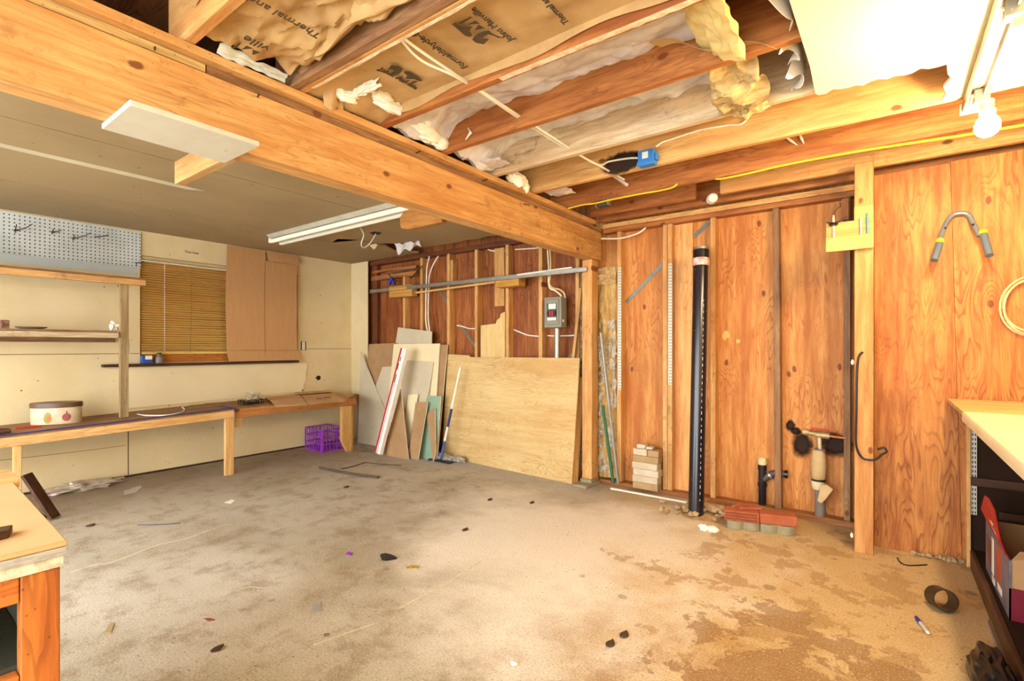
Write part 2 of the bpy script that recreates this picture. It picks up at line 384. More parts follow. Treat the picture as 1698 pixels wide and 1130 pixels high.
# drywall seams on the left wall
sm = MB()
sm.box(XL-.002, XL+.0012, 1.655, 1.664, 0.02, .60).box(XL-.002, XL+.0012, 1.64, 1.65, .64, 1.07)
sm.box(XL-.002, XL+.0012, 3.44, 4.19, 1.232, 1.238).box(XL-.002, XL+.0012, .2, 1.75, 1.19, 1.196)
struct('trim_1', sm, plain('seam_line', (110,92,66), .9), wl)
sm = MB().grid(lambda u, v: (XL+.001+.002*v, -.2+u*1.84, .30+.012*math.sin(u*5)+.02*u+.004*v), 20, 1); struct('trim_2', sm, plain('seam_line', (110,92,66), .9), wl)
struct('wall_foot_gap', MB().box(XL, XL+.006, -1, 4.19, 0, .018), plain('dark_gap', (60,46,34), .9), wl)  # dark strip drawn in for the gap at the foot of the drywall
# bluish shadow of the beam, painted as a band on the left wall
SHADEW = plain('drywall_beam_shade', (196,204,200), .85, (180,188,184), 2, .5, specks=((60,56,50), 7))
struct('beam_shade_band', MB().box(XL, XL+.0015, .3, 1.735, 1.96, 2.10), SHADEW, wl)
# left ceiling: three drywall runs with open joints and a broken far edge
def cz(*pts): return [PZ(x, y, ZC) for x, y in pts]
c = MB(); T = (0, 0, .013)
c.prism([(-5.87,-1.2,ZC),(-4.849,-1.2,ZC),(-4.849,3.2,ZC)] + cz((560,397),(598,399),(626,406),(640,408),(655,416),(694,419)) + [(-4.55,4.19,ZC),(-5.87,4.19,ZC)], T)
c.prism([(-4.84,-1.2,ZC),(-3.519,-1.2,ZC),(-3.519,3.2,ZC),(-4.84,3.2,ZC)], T)
jag = [(-3.8,4.02,ZC),(-3.6,4.0,ZC),(-3.45,4.03,ZC),(-3.3,3.99,ZC),(-3.16,4.02,ZC),(-3.0,3.95,ZC)]
c.prism([(-3.51,-1.2,ZC),(-2.216,-1.2,ZC),(-2.216,3.36,ZC),(-2.5,3.36,ZC)] + jag[::-1] + cz((698,411),(680,408),(655,404),(640,404),(626,404.5),(598,398.3),(560,396.3)) + [(-4.84,3.204,ZC),(-3.51,3.204,ZC)], T)
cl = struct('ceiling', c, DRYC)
struct('trim_4', MB().prism([(-4.06,-1,ZC-.0008),(-3.98,-1,ZC-.0008),(-3.98,1.35,ZC-.0008),(-4.0,1.6,ZC-.0008),(-4.06,1.5,ZC-.0008)], (0,0,-.001)), plain('joint_tape', (206,198,168), .85), cl)
# broken cream drywall still up over the counter side
c = MB()
edge = [(1.14,-1.2),(-.25,-1.2),(-.25,.3),(-.245,1.0),(-.25,1.8),(-.243,2.3),(-.25,2.56)]
n = 16
for i in range(n+1):
    u = i/n; edge.append((-.24+u*.43, 2.575 + .012*math.sin(i*2.3) + .03*u + .008*math.cos(i*5.1)))
edge += [(.2,2.7),(.215,2.75),(.195,2.82),(.21,2.9),(.2,2.99),(.5,3.0),(.8,2.99),(1.14,3.0)]
c.prism([(x, y, ZJ-.014) for x, y in edge], (0,0,.013))
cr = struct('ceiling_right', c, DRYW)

# ================================================================== FRAMING
# main beam, with plates and nails
b = thing('ceiling_beam', 'long orange timber beam running under the open joists to the corner post', 'beam', (-2.15, 1.7, 2.05))
part('timber', MB().box(-2.215, -2.10, -1.2, 4.185, 2.05, 2.31), fir('Y'), b, b=.004)
part('plate', MB().box(-2.215, -2.103, .845, 4.185, 2.312, 2.343), fir_old('Y'), b, 'weathered flat plate', b=.002)
part('plate', MB().box(-2.215, -2.101, -1.2, .84, 2.312, 2.343), wood('grooved_strip', (206,178,120), (186,152,96), 'Y', knots=0), b, 'pale grooved filler strip', b=.002)
part('plate', MB().box(-2.215, -2.06, -1.2, 4.0, 2.344, 2.378), fir('Y'), b, b=.003)
for (x, y, dx, dy) in ((257,78,-14,30),(427,161,-15,8),(690,254,-12,4),(868,338,8,-14),(880,318,-8,4),(800,300,-8,3)):
    p = PX(x, y, -2.103); q = p + Vector((.05, dx*.0012, -abs(dy)*.0012))
    part('nail', MB().tube([p, p+(q-p)*.5, q], .0035, 6), RUST, b)
def box_thing(name, x0, x1, y0, y1, z0, z1, m, label, cat, group=None, b=.003):
    return solo(name, MB().box(x0, x1, y0, y1, z0, z1), m, label, cat, group, b)
# ceiling joists: y of the near face, and end
GJ = 'ceiling joists above the beam'
for (y, x1, m, lab, d) in (
    (.752, 1.14, fir('X'), 'bright orange joist crossing the upper left corner beside the crumpled kraft paper', .038),
    (1.205, 1.14, fir('X'), 'orange joist with a rough brown board nailed along its near side', .03),
    (1.645, 1.14, fir_red('X'), 'orange joist between the printed kraft paper and the first foil strip', .038),
    (2.085, 1.14, fir_red('X'), 'red-brown joist with curly grain between two silver foil strips', .038),
    (2.56, 1.14, WHITEJ('X'), 'whitish mouldy joist between foil strip and the blue electrical box', .038),
    (3.015, 1.14, fir_blond('X'), 'clean blond joist carrying the blue electrical box', .038),
    (3.48, 1.14, fir_red('X'), 'reddish joist above the yellow cable with a drilled hole', .038)):
    solo('ceiling_joist', MB().box(-2.21, x1, y, y+d, ZJ, 2.615), m, lab, 'joist', GJ, b=.003)
solo('sister_board', MB().box(-2.2, .6, 1.165, 1.203, ZJ-.0, 2.47), wood('rough_brown_board', (172,132,92), (122,84,54), 'X', knots=0, dirt=.6, mold=.4), 'rough dusty brown board nailed along the joist beside the kraft paper', 'board', b=.003)
solo('sister_board', MB().box(-2.2, .6, 1.167, 1.203, 2.473, 2.612), wood('dusty_red_board', (188,108,64), (134,70,38), 'X', knots=0, dirt=.6, mold=.3, moldc=(200,186,160)), 'dusty dark red board above the rough brown board on the same joist', 'board', b=.003)
# lime splashes along joist undersides
for y, x0, x1, nm in ((1.645, -1.3, -.2, 'joist beside the printed kraft paper'), ):
    mb = MB()
    mb.grid(lambda u, v: (x0+u*(x1-x0), y+.001+v*.036*(.75+.25*noise.noise(Vector((u*30,0,3)))), ZJ-.0012), 40, 1, (0,0,.001))
    solo('plaster_smear', mb, plain('lime_plaster', (236,222,190), .9, (190,160,110), 26, .8), 'cream plaster smear along the underside of the ' + nm, 'plaster')
# blocking over the right wall, header and plates
solo('header_board', MB().box(-2.05, -1.16, 3.87, 3.908, ZJ, 2.52), fir_red('X'), 'short brown header board behind the small dark junction box', 'board', b=.003)
solo('header_board', MB().box(-.98, 1.14, 3.86, 3.90, ZJ, 2.52), fir('X'), 'long orange header board under the yellow cable over the pipes', 'board', b=.003)
solo('header_board', MB().box(-2.1, 1.14, 4.10, 4.14, 2.385, 2.6), fir_red('X'), 'dark recessed rim board above the double top plate', 'board', b=.003)
solo('top_plate', MB().box(-2.09, -.12, YS, YB-.001, 2.30, 2.338), fir_red('X'), 'lower orange top plate above the studs beside the black pipe', 'plate', b=.002)
solo('top_plate', MB().box(-2.09, -.12, YS-.01, YB-.001, 2.34, 2.38), fir('X'), 'upper orange top plate above the studs beside the black pipe', 'plate', b=.002)
solo('top_plate', MB().box(-5.48, -2.22, YS, YB-.001, 2.335, 2.385), wood('dark_plate', (128,72,40), (88,46,24), 'X', dirt=.5), 'dark brown top plate over the studs behind the steel rail', 'plate', b=.002)
solo('sill_plate', MB().box(-2.12, -.17, YS-.005, YB-.001, 0, .042), wood('dusty_sill', (176,116,66), (134,82,42), 'X', dirt=.4), 'dusty orange sill plate on the floor behind the black pipe', 'plate', b=.003)
solo('sill_plate', MB().box(-5.48, -2.24, YS, YB-.001, 0, .04), fir_red('X'), 'brown sill plate behind the leaning boards', 'plate', b=.003)
solo('window_header', MB().box(-5.46, -4.60, YS+.01, YB-.001, 2.235, 2.262), fir_red('X'), 'upper thin brown cross board near the corner under the dark top plate', 'board', b=.002)
solo('window_header', MB().box(-5.46, -4.60, YS+.005, YB-.001, 2.135, 2.19), fir_red('X'), 'lower brown cross board near the corner under the dark top plate', 'board', b=.002)
# studs of the back wall left of the post
GS = 'studs behind the steel rail'
xs = [PY(px, 500, YS).x for px in (615, 668, 696.5, 741, 787, 838, 893, 954)]
labs = ['rough dark brown stud in the corner beside the cream drywall', 'orange stud behind the marked wooden block', 'orange stud carrying two white cables', 'orange stud with a short block nailed near its top',
        'orange stud behind the stepped offcut of maple board', 'orange stud above the stepped maple offcut, behind the second rail block', 'orange stud beside the grey breaker box', 'orange stud beside the corner post, behind the leaning stick']
for i, (x, l) in enumerate(zip(xs, labs)):
    zt = 2.334 if i not in (1,) else 2.134
    m = wood('dark_plate', (128,72,40), (88,46,24), 'Z', dirt=.5) if i == 0 else fir('Z')
    solo('wall_stud', MB().box(x, x+(.09 if i == 0 else .042), YS+(.03 if i == 0 else .0), YB-.001, .041, zt), m, l, 'stud', GS, b=.003)
x = xs[3]; solo('nailing_block', MB().box(x+.043, x+.081, YS+.012, YB-.001, 1.98, 2.26), fir('Z'), 'short orange block nailed beside the stud left of the rail middle', 'block', b=.003)
p, q = PY(826, 410, YB-.01), PY(834, 450, YB-.01)
solo('spacer_board', MB().box(PY(822,420,YB).x, PY(838,420,YB).x, YB-.02, YB-.001, 1.7, 2.33), fir_blond('Z'), 'pale orange spacer strip on the sheathing beside the second rail block', 'board', b=.002)
# studs right of the post
GR = 'studs around the black pipe'
for x0, x1, z1, l in ((-1.95, -1.908, 2.298, 'orange stud with shelf standard beside the foil insulation'),
                      (-1.527, -1.489, 2.298, 'dark edged orange stud beside the brick stack'), (-1.487, -1.447, 2.298, 'orange stud with shelf standard nearest the black pipe'),
                      (-1.137, -1.098, 2.298, 'orange stud just behind the black pipe'), (-.239, -.2, 2.298, 'narrow brown stud in the shadow of the tall post')):
    solo('wall_stud', MB().box(x0, x1, YS, YB-.001, .043, z1), fir('Z') if x0 < -.3 else fir_old('Z'), l, 'stud', GR, b=.003)
st = MB(); a, bb = PY(1281, 347, YS), PY(1285, 838, YS)
st.add([(a.x,YS,2.298),(a.x+.042,YS,2.298),(a.x+.042,YB-.001,2.298),(a.x,YB-.001,2.298),(bb.x,YS,.043),(bb.x+.042,YS,.043),(bb.x+.042,YB-.001,.043),(bb.x,YB-.001,.043)],
       [(0,1,2,3),(7,6,5,4),(0,4,5,1),(1,5,6,2),(2,6,7,3),(3,7,4,0)])
solo('wall_stud', st, fir_old('Z'), 'greyish brown stud behind the small capped drain pipe', 'stud', GR, b=.003)
x0 = PY(1118, 600, YB).x; solo('sheathing_plank', MB().box(x0, PY(1150,600,YB).x, YB-.022, YB-.001, .043, 2.298), wood('knotty_plank', (232,176,108), (206,142,78), 'Z', knots=.07, dirt=.1), 'knotty light orange plank left of the black pipe', 'board', b=.002)
# posts
solo('corner_post', MB().box(-2.228, -2.128, 4.05, 4.17, .06, 2.05), fir('Z'), 'square orange timber post carrying the end of the long beam', 'post', b=.005)
solo('post_base', MB().box(-2.235, -2.122, 4.03, 4.175, .028, .06).prism([(-2.26,3.93,0),(-2.12,3.93,0),(-2.11,4.18,0),(-2.26,4.18,0)], (0,0,.028)), CONC, 'dusty block under the corner post on the floor', 'block', b=.004)
solo('tall_post', MB().box(-.158, -.062, 3.71, 3.80, 0, 2.376), wood('post_fir', (206,150,86), (172,110,52), 'Z', dirt=.25, knots=.05), 'tall orange timber post beside the plywood panels, holding the pencil rack', 'post', b=.004)
solo('backing_stud', MB().box(-.150, -.100, 3.80, YB-.002, 0, 2.30), fir_old('Z'), 'dark recessed stud behind the tall post', 'stud', b=.003)
solo('nailing_block', MB().box(PY(1396,345,4.0).x, PY(1408,345,4.0).x, 3.98, 4.04, 2.10, 2.24), fir_red('Z'), 'short brown block under the top plate beside the pencil rack', 'block', b=.003)
# plywood panels at the right
sx = PY(1573, 260, 3.905)
GP = 'plywood panels right of the tall post'
solo('plywood_sheet', MB().prism([(-.062,3.90,.0),(.352,3.90,0),(.30,3.90,2.335),(-.062,3.90,2.335)], (0,.016,0)), PLY_O, 'curly grained orange plywood panel just right of the tall post', 'plywood', GP)
solo('plywood_sheet', MB().prism([(.354,3.905,0),(1.14,3.905,0),(1.14,3.905,2.345),(.302,3.905,2.345)], (0,.016,0)), PLY_O, 'smoother orange plywood panel behind the cream counter', 'plywood', GP)
# drywall return at the corner of the back wall
solo('drywall_strip', MB().box(-5.869, PY(611,500,YS).x, YS-.013, YS-.001, .62, 2.398), DRY, 'cream drywall strip at the corner beside the bare studs', 'drywall', b=.001)
# the stubs under the beam and the board
solo('beam_shelf_board', MB().box(-2.24, -1.945, .555, .97, 2.03, 2.049), plain('white_painted_board', (206,202,184), .6, (188,184,166), 8, .5, specks=((60,50,40), 9)), 'white painted board fixed flat under the long beam', 'board', b=.002)
solo('scab_block', MB().box(-2.82, -2.245, .985, 1.03, 2.06, 2.17), wood('pale_scab', (196,158,98), (160,118,66), 'X'), 'pale wooden block sticking out behind the white painted board', 'block', b=.004)
solo('scab_block', MB().prism([(-2.24,2.26,2.04),(-2.56,2.26,2.04),(-2.62,2.26,2.055),(-2.635,2.26,2.08),(-2.635,2.26,2.13),(-2.60,2.26,2.165),(-2.24,2.26,2.19)], (0,.045,0)), wood('brown_scab', (176,118,50), (132,80,30), 'X', mold=.5), 'rounded brown wooden block against the beam at the end of the fluorescent light', 'block', b=.002)

# ================================================================== INSULATION BETWEEN THE JOISTS
def wr(x, y, s=1.0, f=3.0, seed=0): return s*noise.fractal(Vector((x*f, y*f, seed*5.1)), .7, 2.1, 5)
def batt(x0, x1, y0, y1, z, amp, seed, f=4.0, sag=.0, ends=.03):
    def fn(u, v):
        x = x0 + u*(x1-x0) + ends*noise.noise(Vector((v*6, seed, 2)))*(1 if u in (0,1) else 0); y = y0 + v*(y1-y0)
        e = min(1, min(v, 1-v)*5)
        return (x, y, z - sag*4*v*(1-v) + wr(x, y, amp, f, seed)*e - .055*max(0, min(1, (-1.86-x)/.2))**1.5)
    return MB().grid(fn, 90, 26, (0,0,.012))
def ridge(x0, x1, y0, y1, z0_, amp, seed):
    def fn(u, v):
        x = x0+u*(x1-x0); y = y0+v*(y1-y0); p = Vector((x*2.6+y*2.2, y*5-x*1.5, seed*7.7))
        r = 1-abs(noise.noise(p))*2; r2 = 1-abs(noise.noise(p*2.3))*2; r3 = 1-abs(noise.noise(p*5.1))*2; z = z0_ - (z0_-2.395)*max(0, min(1, (-1.88-x)/.18))**1.5
        return (x, y, z + amp*(r*.6+r2*.35+r3*.2) - amp*.3)
    return MB().grid(fn, 110, 36, (0,0,.006))
kb = thing('insulation_batt', 'flat kraft paper insulation printed with dark logos between the joists', 'insulation', (-1.2, 1.45, 2.44))
part('kraft_facing', batt(-2.09, .5, 1.236, 1.643, 2.445, .016, 3), KRAFT, kb)
part('stapling_flange', MB().grid(lambda u, v: (-1.95+u*2.3, 1.638+.004*math.sin(u*9), 2.445-.045*v*(.8+.2*math.sin(u*23)+.25*noise.noise(Vector((u*9,0,0))))), 60, 2, (0,.002,0)), KRAFT, kb)
ZP = 2.4275
def logo_poly(pts): return [PZ(640+x/18.84, 120+y/18.84, ZP) for x, y in pts]
LOGO = [[(740,-15),(1140,250),(1060,280),(880,200),(610,200),(660,100),(560,10),(600,-40)], [(280,170),(530,110),(450,240)], [(430,265),(740,245),(560,330)], [(660,390),(880,270),(1010,270),(700,405)],
        [(-330,-70),(-180,-60),(-40,-10),(120,30),(240,-30),(250,-70),(160,-90),(60,-95),(170,-230),(400,-190),(530,-110),(480,-20),(390,50),(250,100),(140,110),(20,40),(-150,-20)]]
CEN = sum((p for q in LOGO for p in logo_poly(q)), Vector())/sum(len(q) for q in LOGO)
def logo(center, rot, pieces=LOGO):
    mb = MB()
    for q in pieces:
        pts = [p-CEN for p in logo_poly(q)]
        if rot: pts = [Vector((-p.x, -p.y, p.z)) for p in pts]
        mb.prism([p+center for p in pts], (0,0,-.0012))
    return mb
part('printed_logo', logo(CEN, False), INK, kb, 'dark printed logo near the beam')
c2 = PZ(792, 52, ZP); part('printed_logo', logo(c2, True), INK, kb, 'dark printed logo turned upside down')
ty, tx = Vector((0,1,0)), Vector((1,0,0))
text('printed_text', 'Johns Manville', INK, kb, PZ(662, 131, ZP), ty, tx, .036)
text('printed_text', 'Johns Manville', INK, kb, PZ(817, 42, ZP), -ty, -tx, .040)
text('printed_text', 'Formaldehyde-free', INK, kb, PZ(724, 80, ZP), -ty, -tx, .045)
text('printed_text', 'Thermal and Sound', INK, kb, PZ(905, 3, ZP), -ty, -tx, .036)
part('printed_lines', MB().box(-.33,-.325,1.3,1.5,ZP-.001,ZP).box(-.31,-.305,1.3,1.5,ZP-.001,ZP).box(-.29,-.285,1.3,1.5,ZP-.001,ZP), INK, kb)
# crumpled kraft paper between the first joists
ck = thing('insulation_batt', 'crumpled torn kraft paper sagging between the first two joists', 'insulation', (-1.6, 1.0, 2.42))
def crum(x0, x1, y0, y1, z, amp, seed, sl=0):
    def fn(u, v):
        x = x0+u*(x1-x0); y = y0+v*(y1-y0)
        p = Vector((x*4.2, y*5.5, seed*4.4)); r = (1-abs(noise.noise(p))*2.4)*.5 + (1-abs(noise.noise(p*2.3+Vector((5,1,0))))*2.4)*.32 + (1-abs(noise.noise(p*4.7))*2.2)*.14
        e = 1 if 0 < v < 1 else .6
        return (x + .03*noise.noise(p*1.7), y + (.05*noise.noise(Vector((x*5, v*3, seed))) if v in (0,1) else 0), z - amp*r*e + sl*v)
    return MB().grid(fn, 80, 40, (0,0,.002))
part('kraft_facing', crum(-2.03, -.5, .80, 1.15, 2.45, .06, 2), KRAFT, ck)
part('paper_fold', MB().grid(lambda u, v: (-1.88+u*.62, 1.06+.075*v+.02*math.sin(u*8), 2.455-.055*math.sin(v*2.6)-.02*noise.noise(Vector((u*5,v*3,1)))), 30, 10, (0,0,.002)), KRAFT, ck)
for q, r in ((PZ(430, 55, 2.405), 0), ):
    text('printed_text', 'Thermal and', INK, ck, PZ(474, 30, 2.37), -ty, -tx, .05, .0012)
    text('printed_text', 'ville', INK, ck, PZ(425, 72, 2.378), -ty, -tx, .06, .0012)
part('printed_logo', logo(PZ(425, 92, 2.372), True, LOGO[1:4]), INK, ck)
solo('insulation_scrap', batt(-1.95, -1.0, .30, .745, 2.47, .03, 9, 5), plain('old_kraft', (196,176,130), .8, (160,140,98), 6, .7, bump=.3), 'pale torn insulation paper in the bay above the upper left corner', 'insulation')
# foil strips
solo('foil_insulation', ridge(-2.09, -.56, 1.684, 2.083, 2.515, .04, 1), FOIL, 'wrinkled silver foil insulation between the printed kraft bay and the curly joist', 'insulation', 'foil insulation strips')
solo('foil_insulation', ridge(-2.09, -.62, 2.125, 2.558, 2.535, .045, 2), FOIL, 'wrinkled silver foil insulation beside the mouldy whitish joist', 'insulation', 'foil insulation strips')
solo('foil_scrap', MB().grid(lambda u, v: (-2.057+.03*v+.008*noise.noise(Vector((u*7,v*3,5))), .86+u*.27, 2.380+.025*v+.02*noise.noise(Vector((u*5,v*4,8)))), 24, 8, (0,0,.002)), plain('dull_foil', (206,210,200), .6, (176,182,176), 8, .6, bump=.4), 'pale silver scrap lying on the beam plate under the crumpled paper', 'foil')
# white and yellow fibre
GF = 'fibreglass tufts on the beam plate'
def fl(name, px, py, z, rad, seed, label, m=FLUFF, amp=.3, f=2.2, more=()):
    c = PZ(px, py, z); mb = MB().blob(c, rad, amp, f, seed, 4)
    for (dx, dy, dz, r, s) in more: mb.blob(c+Vector((dx,dy,dz)), r, amp, f, s, 3)
    return solo(name, mb, m, label, 'insulation', GF if m is FLUFF else None, ang=80)
fl('fiberglass_tuft', 704, 218, 2.45, (.055,.12,.055), 1, 'large white fibreglass tuft on the plate beside the curly joist', amp=.22, f=1.3, more=((-.0,.12,-.02,(.045,.07,.04),4),(.02,-.05,.03,(.05,.07,.05),7)))
fl('fiberglass_tuft', 655, 178, 2.43, (.04,.11,.035), 2, 'white fibreglass tuft at the end of the printed kraft paper', amp=.22, f=1.3, more=((.02,-.09,.01,(.03,.06,.03),5),))
fl('fiberglass_tuft', 596, 152, 2.425, (.13,.022,.02), 5, 'thin white fibre streak torn across the kraft paper', amp=.4, f=1.8)
fl('fiberglass_tuft', 858, 300, 2.425, (.05,.085,.05), 6, 'white curled fibreglass tuft at the end of the blond joist', amp=.22, f=1.4, more=((.0,.085,-.02,(.035,.04,.05),8),(.0,-.08,.0,(.03,.04,.03),9)))
fl('fiberglass_tuft', 575, 158, 2.42, (.03,.055,.025), 9, 'small wispy fibreglass tuft beside the orange joist end', amp=.3, f=1.6)
solo('foil_scrap', crum(-2.05, -1.86, 3.13, 3.3, 2.42, .02, 5), FOIL, 'small silver scrap at the end of the reddish joist', 'foil')
solo('foil_scrap', crum(-2.05, -1.9, 2.4, 2.54, 2.43, .03, 8), FOIL, 'crumpled silver scrap at the end of the mouldy joist', 'foil')
yb = MB().grid(lambda u, v: (-.60+u*.17+.02*noise.noise(Vector((u*6,v*6,1))), 1.70+v*.36, 2.50-.12*math.sin(u*1.4)-.04*v+.008*noise.noise(Vector((u*8,v*8,3)))), 24, 24, (0,0,.045))
solo('insulation_scrap', yb, YFLUFF, 'thick yellow fibreglass flap hanging at the end of the first foil strip', 'insulation')
solo('kraft_scrap', MB().grid(lambda u, v: (-.78+.42*u+.03*v, 1.98+.06*v+.08*u, 2.50-.13*u+.02*math.sin(u*9)), 20, 4, (0,0,.002)), KRAFT, 'narrow curled kraft strip hanging under the yellow flap', 'paper')
solo('kraft_scrap', crum(-.62, -.42, 2.14, 2.56, 2.47, .08, 6, -.08), wood('streaked_kraft', (214,186,126), (160,132,84), 'X', knots=0, mold=.6), 'torn stained kraft flap drooping at the end of the second foil strip', 'paper')
for i, (y0, y1, l) in enumerate(((1.70,2.06,'white torn drywall paper hanging beside the cream ceiling edge nearest the yellow flap'), (2.14,2.3,'small white paper flap between joists at the cream ceiling edge'), (2.36,2.55,'white paper flap hanging by the mouldy joist at the cream ceiling corner'))):
    solo('paper_flap', MB().grid(lambda u, v: (-.262-.03*v*(1+math.sin(u*6+i))-.01*i, y0+u*(y1-y0), ZJ+.10-.09*v+.015*math.sin(u*11+v*4)), 14, 10, (.002,0,0)), PAPERW, l, 'paper')
solo('sliver', MB().tube([PY(490,48,1.16), PY(493,60,1.155), PY(493,70,1.15)], [.004,.008,.002], 6), FLUFF, 'pale fibre sliver stuck on the dusty red board', 'fibre')
solo('sliver', MB().tube([PY(776,212,2.08), PY(781,220,2.075), PY(772,232,2.07)], [.003,.009,.002], 6), PAPERW, 'pale paper curl stuck on the curly grained joist', 'paper')

# ================================================================== WIRING OVERHEAD
def cable(name, pts, r, m, label, group=None, n=6): return solo(name, MB().tube(smooth(pts, n), r, 8), m, label, 'cable', group, ang=60)
GW = 'paired white cables crossing the joists'
for i, (dx, lab) in enumerate(((0, 'straighter white cable of the pair crossing the kraft paper'), (-.035, 'bowed white cable of the pair crossing the kraft paper'))):
    P = [PZ(664, 60, 2.418), PZ(705, 90, 2.412), PZ(770, 133, 2.418)]
    if i: P = [PZ(663, 63, 2.416), PZ(700, 101, 2.409), PZ(768, 134, 2.412)]
    P += [PZ(868-3*i, 197+2*i, 2.44), PZ(935-3*i, 240+2*i, 2.43), PZ(990, 273, 2.415)]
    if not i: P += [PY(1010, 268, 2.99), PY(1040, 263, 2.995), PY(1063, 262, 2.995)]
    else: P += [PY(1012, 285, 3.03), PY(1035, 298, 3.25)]
    cable('white_cable', P, .006, CABLE, lab, GW)
bx = PY(1077, 262, 3.0)
eb = thing('junction_box', 'bright blue plastic electrical box on the blond joist', 'electrical box', bx)
w2 = .05
part('box_body', MB().box(bx.x-.055, bx.x+.045, 2.945, 3.012, bx.z-.055, bx.z+.035), BLUE, eb, b=.004)
part('front_lip', MB().box(bx.x-.058, bx.x+.048, 2.94, 2.946, bx.z-.06, bx.z-.035), BLUE, eb, b=.002)
part('sticker', MB().box(bx.x-.025, bx.x+.012, 2.9425, 2.9445, bx.z-.018, bx.z+.022), WHITE, eb, 'white square sticker')
part('clamp', MB().box(bx.x+.046, bx.x+.06, 2.96, 3.0, bx.z-.03, bx.z+.01), BLUE, eb, b=.003)
cable('white_cable', [PY(1088, 243, 2.98), PY(1098, 236, 2.99), PY(1110, 232, 3.0), PY(1160, 216, 3.005), PY(1205, 208, 3.005), PY(1228, 206, 3.0), PY(1240, 196, 2.99), PY(1246, 184, 2.97)], .006, CABLE, 'white cable running from the blue box towards the torn flap')
cable('yellow_cable', [PY(1183, 290, 3.55), PY(1190, 297, 3.49)] + [PY(x, y, 3.470) for x, y in ((1230,290),(1300,274),(1400,255),(1500,239),(1600,224),(1640,217),(1700,207))], .007, YCABLE, 'long yellow cable running along the orange header board')
cable('yellow_cable', [PY(x, y, 3.470) for x, y in ((942,346),(965,340),(988,337),(1010,332),(1060,322),(1095,316),(1115,311),(1123,305))], .007, YCABLE, 'short yellow cable through the small dark junction box')
jb = PY(1000, 338, 3.50); t = thing('junction_box', 'small dark grey junction box on the yellow cable', 'electrical box', jb)
part('box_body', MB().box(jb.x-.045, jb.x+.045, 3.475, 3.525, jb.z-.022, jb.z+.022), plain('dark_box', (66,64,60), .5), t, b=.004)
part('clamp', MB().box(jb.x-.056, jb.x-.044, 3.48, 3.52, jb.z-.025, jb.z+.018), STEEL, t); part('clamp', MB().box(jb.x+.044, jb.x+.056, 3.48, 3.52, jb.z-.018, jb.z+.025), STEEL, t)
for i, (a, l) in enumerate((((1014,289,1040,307), 'white cable stub stapled on the reddish joist'),)):
    solo('cable_stub', MB().tube([PY(a[0], a[1], 3.47), PY(a[2], a[3], 3.455)], .012, 8), CABLE, l, 'cable')
for (x, y, xx, yy, l) in ((1302,227,1322,241,'pale paint drip on the reddish joist under the cream ceiling'), (1326,224,1333,238,'second pale paint drip on the reddish joist beside the first')):
    solo('paint_drip', MB().tube([PY(x,y,3.477), PY((x+xx)/2,(y+yy)/2,3.472), PY(xx,yy,3.476)], [.004,.008,.003], 6), PAPERW, l, 'drip')
# small round lamp holder in the header gap
lp = PY(1182, 328, 3.82); t = thing('lamp_holder', 'small white round lamp in the gap between the header boards', 'lamp', lp)
part('socket', MB().lathe([(.018,-.03),(.03,-.03),(.036,0),(.03,.01)], lp+Vector((-.02,.035,0)), 20, axis=(.5,-.85,-.1)), CREAMP, t)
part('globe', MB().lathe([(.0,.045),(.02,.042),(.032,.03),(.036,.012),(.03,.0)][::-1], lp+Vector((-.008,.015,0)), 20, axis=(.5,-.85,-.1)), WHITE, t, ang=80)

# ================================================================== TRACK LIGHT WITH BULBS
tz = ZJ-.016
tk = thing('track_light', 'long metal strip light fixture under the cream ceiling with two bare glowing bulbs', 'light fixture', (.30, 2.5, tz-.05))
part('channel', MB().box(.275, .335, .9, 3.06, tz-.012, tz).box(.275, .283, .9, 3.06, tz-.045, tz-.012).box(.327, .335, .9, 3.06, tz-.045, tz-.012), plain('brushed_aluminium', (150,140,120), .35, (90,82,66), 20, .6, metal=.7), tk, b=.002)
part('slot', MB().box(.295, .301, .9, 3.06, tz-.0145, tz-.0121).box(.309, .315, .9, 3.06, tz-.0145, tz-.0121), plain('slot_dark', (66,48,30), .6), tk)
part('end_cap', MB().box(.268, .342, 3.06, 3.075, tz-.05, tz+.0), CREAMP, tk, b=.003)
BULBS = [(.345, 2.93, 2.2), (.345, 2.24, 2.2)]
for (x, y, z) in BULBS:
    s = part('socket', MB().box(x-.045, x+.005, y-.04, y+.01, z+.095, tz-.013), GREYP, tk, 'grey socket arm', b=.003)
    part('clip', MB().tube(smooth([(x-.05,y-.02,tz-.03),(x-.03,y-.035,tz-.05),(x-.01,y-.02,tz-.03)], 4), .006, 6), CREAMP, s)
    part('lamp_base', MB().lathe([(.0,.0),(.026,.0),(.028,.03),(.022,.034),(.024,.07),(.018,.075)], (x,y,z+.035), 24), plain('porcelain', (216,190,140), .4), s)
    bm_ = MB().lathe([(.0,-.048),(.018,-.045),(.034,-.033),(.043,-.012),(.043,.006),(.034,.028),(.022,.042),(.0,.044)], (x,y,z), 24, cap=False)
    part('bulb', bm_, LIT, s, 'glowing bare bulb', ang=80)
def xf(mb, loc, rz=0, rx=0, ry=0):
    M = Matrix.Translation(Vector(loc)) @ Matrix.Rotation(rz, 4, 'Z') @ Matrix.Rotation(ry, 4, 'Y') @ Matrix.Rotation(rx, 4, 'X')
    mb.v = [M @ p for p in mb.v]; return mb
